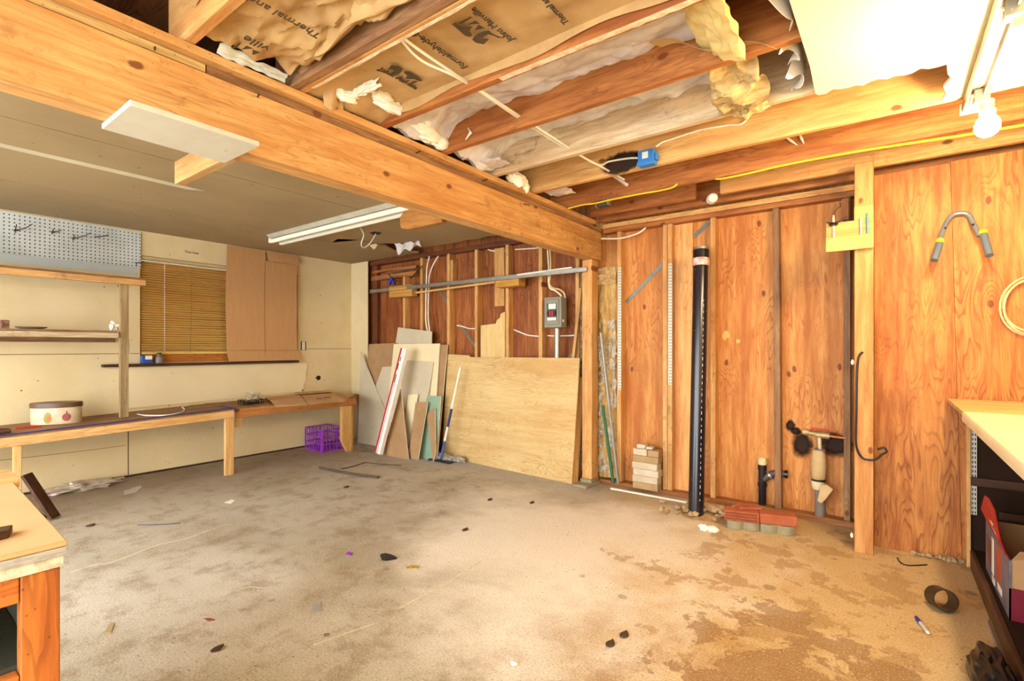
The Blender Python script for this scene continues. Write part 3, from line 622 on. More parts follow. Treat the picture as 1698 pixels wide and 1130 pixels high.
# ================================================================== FLUORESCENT LIGHT, LEFT CEILING
x0, x1, fy = -5.05, -2.62, 2.675
t = thing('fluorescent_light', 'long unlit fluorescent strip light with two tubes under the drywall ceiling', 'light fixture', (-3.8, fy, 2.3))
part('housing', MB().prism([(x0,fy-.09,2.399),(x0,fy+.09,2.399),(x0,fy+.06,2.365),(x0,fy-.06,2.365)], (x1-x0,0,0)), plain('fixture_enamel', (176,170,150), .45, (150,142,120), 8, .5), t, b=.002)
for yy in (-.055, .055):
    tb = part('tube', MB().tube([(x0+.03,fy+yy,2.335),(x1-.03,fy+yy,2.335)], .022, 14), TUBE_W, t)
    for xx in (x0+.005, x1-.03): part('tube_holder', MB().box(xx, xx+.025, fy+yy-.014, fy+yy+.014, 2.32, 2.366), WHITE, t)
cable('white_cable', [PZ(598, 379, 2.36), PZ(603, 390, 2.33), PZ(599, 405, 2.27), PZ(604, 411, 2.25), PZ(615, 402, 2.31), PZ(623, 388, 2.40)], .006, CABLE, 'white cable looping from the fluorescent light to a hole in the ceiling')
solo('ceiling_hole', MB().prism([p-Vector((0,0,.001)) for p in cz((612,386),(622,384),(633,386),(630,389),(620,390))], (0,0,.002)), plain('hole_dark', (40,32,28), .9), 'small dark hole knocked in the drywall ceiling where the cable enters', 'hole')
solo('foil_scrap', MB().grid(lambda u, v: (-4.36+.34*u, 3.66+.05*v+.03*u, 2.40-.10*v*(1-u*.6)+.02*math.sin(u*13+v*4)), 20, 8, (0,.002,0)), FOIL, 'dull foil hanging out of the broken drywall ceiling edge', 'foil')
solo('paper_flap', MB().prism([PZ(612,407,2.38), PZ(622,404,2.39), PZ(626,406,2.385), PZ(620,414,2.34)], (.0,.004,0)), DRYP, 'small torn drywall flap hanging below the ceiling cable', 'paper')

# ================================================================== BACK WALL, LEFT OF THE POST
# steel rail on blocks
p, q = PY(614, 484, 4.13), PY(973, 447, 4.025); d = (q-p)
def alongx(x): return p + d*((x-p.x)/d.x)
solo('steel_rail', MB().bar(p, q, .012, .042).bar(p+Vector((0,-.012,.019)), q+Vector((0,-.012,.019)), .022, .004).bar(p+Vector((0,-.012,-.019)), q+Vector((0,-.012,-.019)), .022, .004), STEEL, 'long grey steel rail running level across the bare studs', 'rail', b=.0015)
solo('white_tube', MB().tube([PY(858, 456, 4.03), PY(948, 444, 4.02)], .009, 8), WHITE, 'thin white tube lying on the right end of the steel rail', 'tube')
solo('wood_batten', MB().bar(PY(690, 486, 4.15), PY(822, 468, 4.125), .03, .022), fir_blond('X'), 'thin wooden batten just under the steel rail between its two blocks', 'batten', b=.002)
g = 'rail support blocks'
a = PY(646, 476, 4.11); c = PY(684, 491, 4.11); solo('rail_block', MB().box(a.x, c.x, 4.10, YS-.001, c.z, a.z), wood('marked_block', (206,160,84), (176,124,52), 'X', mold=.3), 'wooden block with faint marks under the blue clip of the rail', 'block', g, b=.004)
a = PY(822, 459, 4.08); c = PY(861, 474, 4.08); solo('rail_block', MB().box(a.x, c.x, 4.07, YS-.001, c.z, a.z), wood('yellow_block', (214,164,78), (184,128,48), 'X'), 'yellowish wooden block under the middle of the steel rail', 'block', g, b=.004)
cp = PY(650, 468, 4.12); t = thing('spring_clamp', 'blue plastic clip clamped on the steel rail near the corner', 'clamp', cp)
part('jaw', MB().bar(cp+Vector((-.05,0,-.03)), cp+Vector((.0,0,.06)), .03, .03), plain('blue_clip', (40,60,160), .5), t, b=.004); part('jaw', MB().bar(cp+Vector((.05,0,-.03)), cp+Vector((.0,0,.05)), .03, .025), plain('blue_clip', (40,60,160), .5), t, b=.004)
part('handle', MB().tube([cp+Vector((0,0,.05)), cp+Vector((-.06,-.01,.11))], .006, 8), HDW, t); part('handle', MB().tube([cp+Vector((0,0,.05)), cp+Vector((.10,.0,-.0)), ], .005, 8), HDW, t)
solo('metal_rod', MB().tube([PY(624, 464, 4.17), PY(668, 457, 4.165)], .006, 6), STEEL, 'short thin rod above the steel rail near the corner', 'rod')
solo('metal_rod', MB().tube([PY(642, 452, 4.17), PY(690, 444, 4.165)], .006, 6), STEEL, 'short thin rod on the cross board near the corner', 'rod')
solo('metal_rod', MB().tube([PY(681, 462, 4.165), PY(700, 441, 4.165)], .006, 6), HDW, 'dark slanting rod crossing above the steel rail', 'rod')
# diagonal let-in straps
def strap(a, b_, w, label): 
    mb = MB(); a = Vector(a); b_ = Vector(b_); dd = (b_-a).normalized(); nn = Vector((-dd.z, 0, dd.x))*w/2
    return solo('metal_strap', mb.prism([a+nn, b_+nn, b_-nn, a-nn], (0,.003,0)), STRAP, label, 'strap', 'diagonal bracing straps')
y = YB-.006
strap(PY(721,470,y), PY(742,503,y), .035, 'grey bracing strap behind the second cable stud, upper piece')
strap(PY(762,537,y), PY(788,575,y), .035, 'grey bracing strap in the bay beside the maple offcut')
strap(PY(942,596,y), PY(958,582,y), .04, 'grey bracing strap end behind the leaning stick')
strap(PY(1038,502,y), PY(1099,438,y), .035, 'grey diagonal strap behind the stud with the upper brick bay')
strap(PY(1117,421,y), PY(1178,368,y), .035, 'grey diagonal strap above the top of the black pipe')
# cables on the bare wall
YC = YS-.008
g = 'white cables on the bare studs'
cable('white_cable', [PY(x, yy, YC) for x, yy in ((712,425),(708,445),(707,470),(706,520),(707,540),(711,556),(713,566))], .008, CABLE, 'straight white cable running down the stud behind the leaning drywall', g)
cable('white_cable', [PY(x, yy, YC+.003) for x, yy in ((727,425),(718,440),(712,458),(711,480),(710,520),(712,545),(716,566))], .008, CABLE, 'white cable bending in from the right to the same stud', g)
cable('white_cable', [PY(x, yy, YB-.01) for x, yy in ((758,540),(768,542),(778,545),(790,545))], .007, CABLE, 'short white cable in the bay left of the maple offcut', g)
cable('white_cable', [PY(x, yy, YB-.01) for x, yy in ((852,547),(862,551),(875,556),(893,558))], .007, CABLE, 'sagging white cable in the bay left of the breaker box', g)
cable('white_cable', [PY(x, yy, YB-.01) for x, yy in ((908,557),(925,557.5),(945,557),(955,556))], .007, CABLE, 'level white cable behind the steel conduit', g)
cable('white_cable', [PY(x, yy, YB-.01) for x, yy in ((806,412),(815,416),(828,416.5),(838,416))], .007, CABLE, 'upper white cable stub left of the second rail block stud', g)
cable('white_cable', [PY(x, yy, YB-.012) for x, yy in ((854,414),(870,413),(885,412),(893,411))], .007, CABLE, 'upper white cable stub under the beam', g)
cable('white_cable', [PY(x, yy, YC-.03) for x, yy in ((908,415),(909,430),(910,448),(909.5,465),(912,478),(920,482),(928,488),(932,494))], .008, CABLE, 'cream feed cable entering the breaker box, upper bend', g)
cable('white_cable', [PY(x, yy, YC-.03) for x, yy in ((912,415),(913,430),(913,455),(911,470),(917,478),(927,480),(935,486),(937,494))], .008, plain('cream_cable', (222,196,130), .5), 'yellowish feed cable entering the breaker box, lower bend', g)
# breaker panel
a = PY(903, 494, 4.09); c = PY(931, 543, 4.09)
bp = thing('breaker_panel', 'grey metal breaker box on the studs with a steel conduit below', 'breaker box', ((a.x+c.x)/2, 4.14, c.z))
part('box_body', MB().box(a.x, c.x, 4.085, YS-.001, c.z, a.z), GREYP, bp, b=.004)
part('cover', MB().prism([(a.x+.03,4.084,c.z+.03),(c.x-.022,4.084,c.z+.03),(c.x-.022,4.084,a.z-.02),(a.x+.03,4.084,a.z-.02)], (0,-.012,0)), GREYP, bp, 'raised grey cover', b=.008)
mx = (a.x+c.x)/2; mz = (a.z+c.z)/2
bw = part('breaker_window', MB().box(mx-.055, mx+.055, 4.069, 4.072, mz-.08, mz+.085), plain('panel_recess', (70,68,60), .5), bp, 'dark recessed window')
part('paper_label', MB().box(mx-.035, mx+.045, 4.066, 4.069, mz+.03, mz+.08), WHITE, bw, 'white label')
part('paper_label', MB().box(mx-.05, mx+.05, 4.066, 4.069, mz-.078, mz-.05), WHITE, bw, 'white label strip')
for k in range(4): part('breaker_switch', MB().box(mx-.05+k*.026, mx-.03+k*.026, 4.055, 4.069, mz-.035, mz+.01), BLACK if k not in (1, 2) else RED, bw, b=.002)
part('latch', MB().box(c.x-.004, c.x+.004, 4.11, 4.13, c.z+.05, c.z+.075), WHITE, bp)
a2 = PY(924, 545, 4.158)
cd = thing('conduit', 'vertical steel conduit below the breaker box', 'pipe', (a2.x, 4.15, .05))
part('pipe', MB().tube([(a2.x,4.158,.045),(a2.x,4.158,a2.z)], .029, 18), STEEL, cd); part('collar', MB().tube([(a2.x,4.158,a2.z-.012),(a2.x,4.158,a2.z)], .03, 18), STEEL, cd)
# leaning stick and thin boards near the post
a = PY(963.5, 478, 4.15); bb = PY(951, 594, 4.15); bb = a + (bb-a)*2.0
bb = a + (bb-a)*((a.z-.045)/(a.z-bb.z)); bb.y = 4.15
solo('wood_stick', MB().bar(a, bb, .03, .02, (0,1,0)), fir('Z'), 'thin orange stick leaning between the breaker box and the corner post', 'stick', b=.002)
solo('insulation_edge', MB().grid(lambda u, v: (PY(962,450,4.16).x+.05*u+.012*noise.noise(Vector((u*3,v*18,1))), 4.16+.01*u, .1+v*1.85), 4, 50, (0,.01,0)), plain('insul_edge', (150,128,96), .9, (70,50,36), 26, .9, bump=.5), 'ragged insulation edge between the plywood and the corner post', 'insulation')
# big plywood sheet and friends
def lean(name, pix, Y0, t, th, m, label, cat, group=None, snap=.06, m_edge=None):
    pts = [LEAN(x, yy, Y0, t) for x, yy in pix]
    for q_ in pts:
        if abs(q_.z) < snap: q_.y -= t*q_.z; q_.z = 0.001
    n = Vector((0, 1, -t)).normalized()*th
    mb = MB().prism(pts, n)
    return solo(name, mb, m, label, cat, group)
def poly4(name, pts, n, m, label, cat, group=None): return solo(name, MB().prism(pts, n), m, label, cat, group)
BL, BR = PZ(733, 757), PZ(948, 803)
poly4('plywood_sheet', [BL, BR, PY(961,594,4.085), PY(779,592.5,4.145), PY(778,589.5,4.145), PY(742,588,4.155)], (.003,.012,0), PLY_T, 'large tan plywood sheet leaning against the bare studs', 'plywood')
poly4('thin_board', [PZ(950, 803), PZ(957, 800), PY(967,626,4.12), PY(961,626,4.12)], (.003,.015,0), fir('Z'), 'narrow orange board beside the large plywood sheet', 'board')
top = [PY(x, yy, 4.172) for x, yy in ((797,540),(822,537),(824,531),(829,527),(830,521),(837,517))]
poly4('maple_offcut', [Vector((top[0].x,4.172,.04))] + top + [Vector((top[-1].x,4.172,.04))], (0,.012,0), MAPLE, 'pale maple board with a stepped top standing behind the large plywood', 'board')
# drywall offcuts leaning in the corner, back to front
G = 'drywall offcuts leaning in the corner'
def dw(pix, Y0, ztop, m, label, yt=4.165, th=.013, group=G, name='drywall_offcut'):
    o = lean(name, pix, Y0, (yt-Y0)/ztop, th, m, label, 'drywall', group)
    o.data.materials.append(GYP)
    for f in o.data.polygons:                         # broken gypsum shows on the edges
        if abs(f.normal.y) < .6: f.material_index = 1
    return o
dw([(660,543),(716,550),(714,640),(652,640),(655,575)], 4.14, 1.6, DRYG, 'creamy drywall piece highest in the stack, creased near its top edge', th=.010)
dw([(612,571),(658,569),(660,720),(600,720)], 4.11, 1.4, DRYB, 'brownish drywall piece at the back of the stack beside the corner', yt=4.145)
dw([(726,572),(742,572),(725,757),(700,757)], 4.08, 1.4, DRYB, 'brown drywall piece with white edge touching the large plywood', yt=4.135)
dw([(653,571),(729,570),(721,700),(640,700)], 4.05, 1.4, DRYP, 'wide cream drywall piece behind the red and white box', yt=4.115)
dw([(598,584),(593,728),(629,735),(641,690)], 4.07, 1.0, DRYG, 'pale triangular drywall piece leaning nearest the bench', yt=4.095)
dw([(649,608),(634,609),(618,655),(640,690),(655,680)], 4.09, 1.0, DRYG, 'grey drywall piece partly behind the pale triangular one', yt=4.115)
dw([(668,597),(718,601),(707,672),(703,735),(660,735)], 4.0, 1.2, DRYG, 'grey drywall piece in the middle of the stack behind the red and white box', yt=4.09)
dw([(708,657),(731,657),(724,757),(692,762)], 3.93, .8, GREEN, 'green drywall strip beside the dust mop', yt=4.035)
dw([(708,688),(721,676),(722,752),(719,757)], 3.88, .7, DRYB, 'brown triangular drywall piece in front of the green strip', yt=4.0)
dw([(677,655),(693,654),(676,742),(666,742)], 3.93, .8, DRYP, 'narrow cream drywall sliver behind the two brown ones', yt=4.035)
dw([(689,668),(709,667),(693,763),(677,760)], 3.83, .8, DRYB, 'brown drywall strip with a white edge in front of the green strip', yt=4.0)
dw([(664,645),(677,763),(636,755)], 3.78, .9, DRYB, 'brown triangular drywall piece leaning beside the red and white box', yt=3.98)
# long red and white box
P0, P1 = PZ(629, 754), LEAN(672, 579, 3.74, .18)
P0 = PZ(628, 757); lb = thing('blind_box', 'long red and white box leaning on the drywall offcuts', 'box', P0)
up = Vector((0,-1,.2)); P1 = PY(672, 579, 3.92)
def bx_off(s, dp): 
    dd = (P1-P0).normalized(); r = dd.cross(up).normalized(); u = r.cross(dd).normalized(); return r*s + u*dp
part('carton', MB().bar(P0+bx_off(.01,0)+Vector((0,0,.03)), P1+bx_off(.01,0), .075, .05, up), plain('box_white', (238,232,226), .4, (214,206,200), 12, .4), lb, b=.003)
part('side_flap', MB().bar(P0+bx_off(-.04,0)+Vector((0,0,.03)), P1+bx_off(-.04,0), .022, .052, up), RED, lb, 'red side')
part('stripe', MB().bar(P0+bx_off(-.008,.026)+Vector((0,0,.03)), P0+(P1-P0)*.75+bx_off(-.008,.026), .006, .002, up), RED, lb, 'thin red stripe')
for f0, f1, s in ((.80,.86,.0),(.68,.76,.005),(.12,.16,-.012),(.88,.92,.012)):
    part('printed_mark', MB().bar(P0+(P1-P0)*f0+bx_off(-.02+s,.0265), P0+(P1-P0)*f1+bx_off(-.02+s,.0265), .012, .002, up), INK, lb)
# dust mop
mb_ = PZ(731, 766); mt = PY(763, 612, 4.02)
mp = thing('dust_mop', 'dust mop with white and blue handle leaning on the plywood', 'mop', mb_)
def seg(f0, f1): return [mb_.lerp(mt, f0), mb_.lerp(mt, f1)]
mb_ = mb_ + Vector((0,0,.03))
for f0, f1, m, r, lab in ((.0,.2,plain('mop_blue', (56,96,170), .4),.013,'blue socket'),(.2,.36,WHITE,.012,None),(.36,.56,NAVY,.0135,'dark blue sleeve'),(.56,1.0,WHITE,.012,None)):
    part('handle', MB().tube(seg(f0, f1), r, 12), m, mp, lab)
part('hanging_tip', MB().tube([mt, mt+(mt-mb_).normalized()*.02], [.013,.008], 12), WHITE, mp)
c = PZ(732, 766); part('mop_plate', MB().box(c.x-.16, c.x+.16, c.y-.045, c.y+.02, .005, .02), BLACK, mp, b=.003)
part('mop_fringe', MB().blob((c.x-.05,c.y+.06,.035), (.13,.05,.033), .35, 4, 3, 4).blob((c.x+.15,c.y+.10,.03), (.10,.045,.028), .35, 4, 6, 4), plain('dusty_fringe', (186,178,162), .95, (140,128,110), 20, .7, bump=.8), mp, 'dusty grey fringe', ang=80)

# ================================================================== RIGHT OF THE POST
# insulation between post and stud
bt = thing('insulation_batt', 'ragged yellow insulation with torn silver foil between the post and the first stud', 'insulation', (-2.02, 4.24, .05))
bt['group'] = 'wall insulation'
part('fiber', MB().grid(lambda u, v: (-2.19+u*.235, YB-.05-.03*math.sin(u*3.1)+.02*noise.fractal(Vector((u*5, v*14, 2)), .7, 2, 4), .06+v*1.93), 16, 90, (0,.04,0)), wood('yellow_fiber', (214,184,112), (158,118,60), 'Z', knots=0, dirt=.8, mold=.6), bt)
for (x0, x1, z0, z1, s) in ((-2.17,-2.0,.1,.62,1),(-2.19,-2.09,.62,1.2,2),(-2.04,-1.965,.7,1.5,3),(-2.19,-2.0,1.2,1.36,4),(-2.1,-1.97,1.0,1.22,5)):
    part('foil_facing', MB().grid(lambda u, v: (x0+u*(x1-x0)+.03*noise.noise(Vector((u*2,v*6,s)))*(1 if u in (0,1) else .5), YB-.075-.025*noise.fractal(Vector((u*4,v*9,s*3)), .7, 2, 3), z0+v*(z1-z0)), 14, 40, (0,.003,0)), plain('wall_foil', (196,186,166), .45, (150,132,104), 16, .8, bump=.7), bt, 'torn silver foil')
part('kraft_facing', crum(-2.17, -1.97, 0, .2, 0, .05, 4) and MB().grid(lambda u, v: (-2.18+u*.22, YB-.09+.03*noise.fractal(Vector((u*6,v*6,9)), .6, 2, 4), 1.83+v*.16*(1-.3*u)), 14, 12, (0,.003,0)), KRAFT, bt)
def down(a, b_, z): return a + (b_-a)*((a.z-z)/(a.z-b_.z))
solo('metal_tube', MB().tube([PY(996,552,4.13), down(PY(996,552,4.13), PY(1023,785,4.13), .044)], .013, 12), plain('dull_tube', (150,148,142), .4, (126,124,118), 20, .5, metal=.3), 'grey metal tube leaning against the foil insulation', 'tube')
solo('green_pole', MB().tube([PY(999,672,4.11), down(PY(999,672,4.11), PY(1014,780,4.11), .044)], .014, 12), plain('green_pole_paint', (36,98,66), .5), 'dark green pole leaning beside the grey metal tube', 'pole')
for i, (px, zt, zb, l) in enumerate(((1028, 444, 647, 'slotted steel shelf standard on the stud beside the foil insulation'), (1112, 437, 638, 'slotted steel shelf standard on the stud left of the black pipe'))):
    a, c = PY(px, zt, YS-.004), PY(px, zb, YS-.004)
    solo('shelf_standard', MB().box(a.x-.014, a.x+.014, YS-.013, YS-.0005, c.z, a.z), SLOT, l, 'shelf bracket rail', 'shelf standards on the studs')
cable('white_cable', [PY(x, yy, YS-.01) for x, yy in ((994,396),(1022,396),(1040,393),(1058,387),(1071,378))], .008, CABLE, 'white cable bowing up from behind the beam end to the top plate')
# stacked pale bricks
bxl, bxr = PY(1056, 790, 4.17).x, PY(1097, 790, 4.17).x
gb = 'pale bricks stacked on the sill'
lev = [PY(1075, yy, 4.17).z for yy in (803,789,775,762,749,737,722)]
zb = .043; hgt = .056
blabs = ['bottom brown-tinted brick of the pale stack', 'second pale brick from the bottom of the stack', 'third pale brick from the bottom of the stack', 'fourth pale brick from the bottom of the stack', 'fifth darker brick of the stack under the top pieces']
W = bxr-bxl
for i, l in enumerate(blabs):
    dx = random.uniform(-.008,.008)
    mm = (BRICKP, plain('tan_brick', (176,146,104), .9, (150,120,80), 9, .7, bump=.4))[i in (0, 4)]
    solo('brick', MB().box(bxl+dx, bxr+dx, 4.085, 4.188, zb, zb+hgt), mm, l, 'brick', gb, b=.004); zb += hgt+.001
solo('brick', MB().box(bxl, bxl+W*.55, 4.09, 4.185, zb, zb+hgt), BRICKP, 'half brick on top of the stack, nearer the post', 'brick', gb, b=.004)
solo('brick', MB().box(bxl+W*.58, bxr+.004, 4.088, 4.185, zb, zb+hgt*.95), plain('tan_brick', (176,146,104), .9), 'half brick on top of the stack, nearer the black pipe', 'brick', gb, b=.004); zb += hgt+.001
solo('brick_chip', MB().box(bxl+W*.12, bxl+W*.46, 4.10, 4.17, zb, zb+.035), BRICKP, 'broken brick chip topmost on the pale stack', 'brick', gb, b=.006)
solo('brick_chip', MB().box(bxl+W*.5, bxl+W*.75, 4.10, 4.17, zb, zb+.022), BRICKP, 'smaller brick chip beside the topmost one', 'brick', gb, b=.006)
# black soil pipe
pb, pt = PZ(1154, 855), PY(1162, 440, 4.02)
pp = thing('drain_pipe', 'tall black plastic drain pipe standing in front of the studs', 'pipe', pb)
part('pipe', MB().tube([pb, pt], .056, 32), ABS, pp)
dd = (pt-pb).normalized()
part('label_band', MB().tube([pt-dd*.01, pt+dd*.05], .0635, 32), plain('band_label', (226,214,196), .4, (190,60,50), 16, .9), pp, 'white and red printed band')
part('cap', MB().tube([pt+dd*.05, pt+dd*.135], .060, 32), BLACK, pp, 'black rubber cap', b=.004); part('clamp_ring', MB().tube([pt+dd*.118, pt+dd*.136], .0615, 32), STEEL, pp)
mk = MB()
for k in range(34):
    z0 = .12+k*.045; f = z0/pt.z
    if f < .97: c = pb.lerp(pt, f); mk.box(c.x+.0375, c.x+.0405, c.y-.0425, c.y-.0385, z0, z0+.012+.012*((k*7)%3)/2)
part('printed_line', mk, plain('pipe_print', (206,200,190), .5), pp)
# capped drain with wye
db = PZ(1264, 846)
dr = thing('drain_stub', 'short black drain pipe with a side branch and plugged cream top', 'pipe', db)
zt = PY(1264, 760, db.y).z
part('pipe', MB().tube([(db.x,db.y,0),(db.x,db.y,zt-.06)], .028, 20), ABS, dr)
part('coupling', MB().tube([(db.x,db.y,zt*.46),(db.x,db.y,zt*.52)], .034, 20), ABS, dr); part('coupling', MB().tube([(db.x,db.y,zt-.09),(db.x,db.y,zt-.05)], .032, 20), ABS, dr)
part('plug', MB().lathe([(.027,-.06),(.031,-.02),(.028,.0),(.018,.008),(.0,.009)], (db.x,db.y,zt-.005), 20), plain('foam_plug', (224,204,156), .8, (200,176,126), 20, .6), dr, 'cream plug')
br = [(db.x,db.y,zt*.58),(db.x+.05,db.y+.0,zt*.68),(db.x+.09,db.y,zt*.74),(db.x+.16,db.y,zt*.75)]
part('branch', MB().tube(smooth(br, 5), .026, 18), plain('grey_abs', (84,70,64), .5), dr, 'grey side branch'); part('clamp_ring', MB().tube([(db.x+.05,db.y,zt*.68),(db.x+.062,db.y,zt*.70)], .031, 18), STEEL, dr); part('end_cap', MB().tube([(db.x+.155,db.y,zt*.75),(db.x+.175,db.y,zt*.75)], .030, 18), ABS, dr)
# wrapped water pipe
wb = PZ(1362, 850, .043); wt = PY(1360, 745, 4.2)
wp = thing('water_pipe', 'water pipe wrapped in tan tape with brass tee valve', 'pipe', wb)
xa = wb.x; ya = 4.2
def pz(yy): return PY(1362, yy, ya).z
part('insulation_sleeve', MB().tube([(xa,ya,.044),(xa,ya,pz(745))], .033, 18), PIPEG, wp, 'grey foam sleeve')
part('riser', MB().tube([(xa,ya,pz(746)),(xa-.005,ya,pz(722))], .013, 12), plain('white_valve', (200,190,160), .5), wp)
ax_, bx_, cz_ = PY(1336,717,ya), PY(1402,727,ya), PY(1362,722,ya)
part('tee', MB().tube([(ax_.x,ya,ax_.z),(cz_.x,ya,cz_.z)], .016, 12).tube([(cz_.x-.04,ya,cz_.z+.002),(cz_.x+.05,ya,cz_.z-.002)], .023, 12), BRASS, wp, 'brass tee fitting')
part('side_pipe', MB().tube([(cz_.x,ya,cz_.z),(bx_.x,ya,bx_.z)], .011, 12), plain('copper_pipe', (170,110,70), .4, (120,80,50), 20, .5, metal=.6), wp, 'copper pipe')
part('valve_body', MB().lathe([(.02,-.02),(.026,0),(.02,.02)], (ax_.x,ya,ax_.z), 14, axis=(1,0,0)), BRASS, wp)
part('valve_lever', MB().tube([(ax_.x+.03,ya-.02,ax_.z+.015),(ax_.x+.05,ya-.03,ax_.z+.035),(ax_.x+.15,ya-.03,ax_.z+.03)], .005, 8), RED, wp, 'thin red valve lever')
part('tape_wrap', MB().lathe([(.034,0),(.042,.01),(.046,.05),(.050,.10),(.046,.15),(.04,.19),(.036,.21)], (xa-.008,ya-.004,pz(796)), 16, sx=1.0, sy=.9), TAPEW, wp, 'tan tape wrapping', ang=50)
part('tape_wrap', MB().lathe([(.036,0),(.042,.02),(.045,.05),(.04,.075)], (xa-.012,ya,pz(812)), 14), plain('tape_pale', (220,200,160), .8), wp, 'paler tape wrapping')
part('tie_band', MB().tube([(xa-.008,ya-.004,pz(798)),(xa-.008,ya-.004,pz(795))], .046, 16), BLACK, wp, 'black tie')
part('tape_tail', MB().prism([PY(x, yy, 4.13) for x, yy in ((1361,805),(1370,804),(1382,812),(1370,828),(1362,836),(1355,831))], (0,.02,0)), TAPEW, wp, 'folded tape tail', b=.004)
for i, (cx_, cy_, rx_, rz_, l) in enumerate(((1330, 736, .062, .085, 'black scorch mark left of the brass tee on the orange sheathing'), (1383, 738, .085, .075, 'black scorch mark right of the brass tee on the orange sheathing'), (1310,706,.025,.03,'small round scorch mark above the left black one'), (1320,714,.03,.025,'faint scorch smudge between the round mark and the left black one'))):
    pass
# red bricks on scalloped edging, rubble
e0, e1 = PZ(1206, 876), PZ(1318, 889)
ge = 'scalloped concrete edging'
def edging(f0, f1, label):
    a = e0.lerp(e1, f0); c = e0.lerp(e1, f1); L = (c-a).length; dirx = (c-a).normalized(); diry = Vector((-dirx.y, dirx.x, 0))
    n = 2; pts = []
    for k in range(n):
        for j in range(9):
            t_ = j/8; pts.append(a + dirx*(L*(k+t_)/n) - diry*(.028*math.sin(math.pi*t_)))
    pts += [c + diry*.07, a + diry*.07]
    return solo('edging_stone', MB().prism(pts, (0,0,.058)), CONC, label, 'edging', ge, b=.003)
edging(0, .49, 'scalloped grey concrete edging nearer the black pipe, under the grooved red brick'); edging(.5, 1, 'scalloped grey concrete edging under the smooth red brick')
dirx = (e1-e0).normalized(); diry = Vector((-dirx.y, dirx.x, 0)); ang = math.atan2(dirx.y, dirx.x)
def brick_at(f, z, L, Wd, hh, off, rz, label, m=BRICKR, groove=False, roll=0):
    c = e0.lerp(e1, f) + diry*off
    mb = MB().box(-L/2, L/2, -Wd/2, Wd/2, 0, hh)
    xf(mb, (c.x, c.y, z), ang+rz, roll)
    o = solo('brick', mb, m, label, 'brick', 'red bricks by the drain', b=.004)
    if groove:
        gm = MB(); random.seed(5)
        for k in range(24):
            for r_ in range(3):
                x_ = -L/2+.008+k*(L-.016)/24; gm.box(x_, x_+.0045, -Wd/2-.0012, -Wd/2+.001, .006+r_*.019+random.uniform(0,.004), .021+r_*.019)
        part('scored_grooves', xf(gm, (c.x, c.y, z), ang+rz, roll), plain('groove_dark', (84,40,24), .95), o, 'dark scored grooves')
    return o
brick_at(.22, .059, .215, .10, .066, .035, -.02, 'grooved red brick on the edging beside the rubble', groove=True)
brick_at(.76, .059, .225, .10, .066, .045, .0, 'smooth red brick on the edging in front of the drain stub')
brick_at(.33, .126, .16, .09, .02, .09, .35, 'red brick lying behind the grooved red brick')
rb = MB(); c = PZ(1185, 856)
for k in range(130):
    a_ = random.uniform(0, 6.28); r_ = abs(random.gauss(0, .15))
    rb.blob((c.x+r_*math.cos(a_)*1.0-.06, c.y+.03+r_*math.sin(a_)*.7, .024+.045*max(0, 1-r_/.25)*(.4+.6*random.random())), [random.uniform(.014,.032), random.uniform(.012,.028), random.uniform(.010,.022)], .3, 1.5, k, 1)
solo('rubble', rb, STONE, 'loose stone rubble around the foot of the black pipe', 'rubble', kind='stuff', ang=20)
solo('dirt_heap', MB().grid(lambda u, v: (-1.38+u*.62, 3.66+v*.42, .03*max(0, .85-2*math.hypot(u-.5,v-.5)*(1+.35*noise.noise(Vector((u*3,v*3,4)))))*(1+.5*noise.noise(Vector((u*9,v*9,1))))-.002), 30, 20), SOIL, 'low heap of sandy dirt around the foot of the black pipe', 'dirt', kind='stuff')
solo('crumpled_paper', MB().blob(PZ(1168, 880)+Vector((0,0,.018)), (.038,.03,.022), .2, 2.0, 2, 3).blob(PZ(1182, 882)+Vector((0,0,.016)), (.042,.03,.02), .2, 2.0, 5, 3), PAPERW, 'crumpled white paper on the floor in front of the rubble', 'paper', ang=25)
# pencil rack on the tall post
a = PY(1370, 372, 3.70); c = PY(1449, 412, 3.70)
pr = thing('pencil_rack', 'yellow wooden pencil rack nailed to the tall post', 'rack', ((a.x+c.x)/2, 3.69, c.z))
part('back_board', MB().box(a.x, c.x, 3.693, 3.709, c.z+.02, a.z+.0), wood('rack_pine', (214,174,100), (194,146,74), 'X', knots=0, dirt=.1), pr, b=.002)
part('front_board', MB().box(a.x, c.x, 3.672, 3.693, c.z, c.z+(a.z-c.z)*.48), wood('rack_pine', (214,174,100), (194,146,74), 'X', knots=0, dirt=.1), pr, b=.002)
part('upper_board', MB().box(-.158, -.062, 3.693, 3.709, a.z, PY(1430,342,3.7).z), wood('rack_pine', (214,174,100), (194,146,74), 'X', knots=0, dirt=.1), pr, b=.002)
zf = c.z+(a.z-c.z)*.4
def pen(px, yt, m, label, cat='pencil', nm='pencil'):
    q_ = PY(px, yt, 3.682); q2 = Vector((q_.x+.003, 3.685, zf)); return solo(nm, MB().tube([q2, q_.lerp(q2,.12), q_], [.006,.006,.003], 10), m, label, cat)
pen(1382, 357, CREAMP, 'cream pencil through a black clip in the yellow rack'); pen(1427, 360, plain('silver_pen', (186,190,200), .3, metal=.4), 'silver pen in the yellow rack', 'pen', 'pen'); pen(1438, 353, plain('teal_pen', (70,140,150), .4), 'teal pen in the yellow rack', 'pen', 'pen')
cp = PY(1382, 372, 3.675); solo('clip', MB().lathe([(.022,-.008),(.026,0),(.022,.008)], cp, 14).tube([cp, cp+Vector((.05,-.01,.02)), cp+Vector((.075,-.01,.035))], .004, 6).tube([cp, cp+Vector((-.035,-.01,.015))], .004, 6), BLACK, 'black wire clip hung on the cream pencil', 'clip')
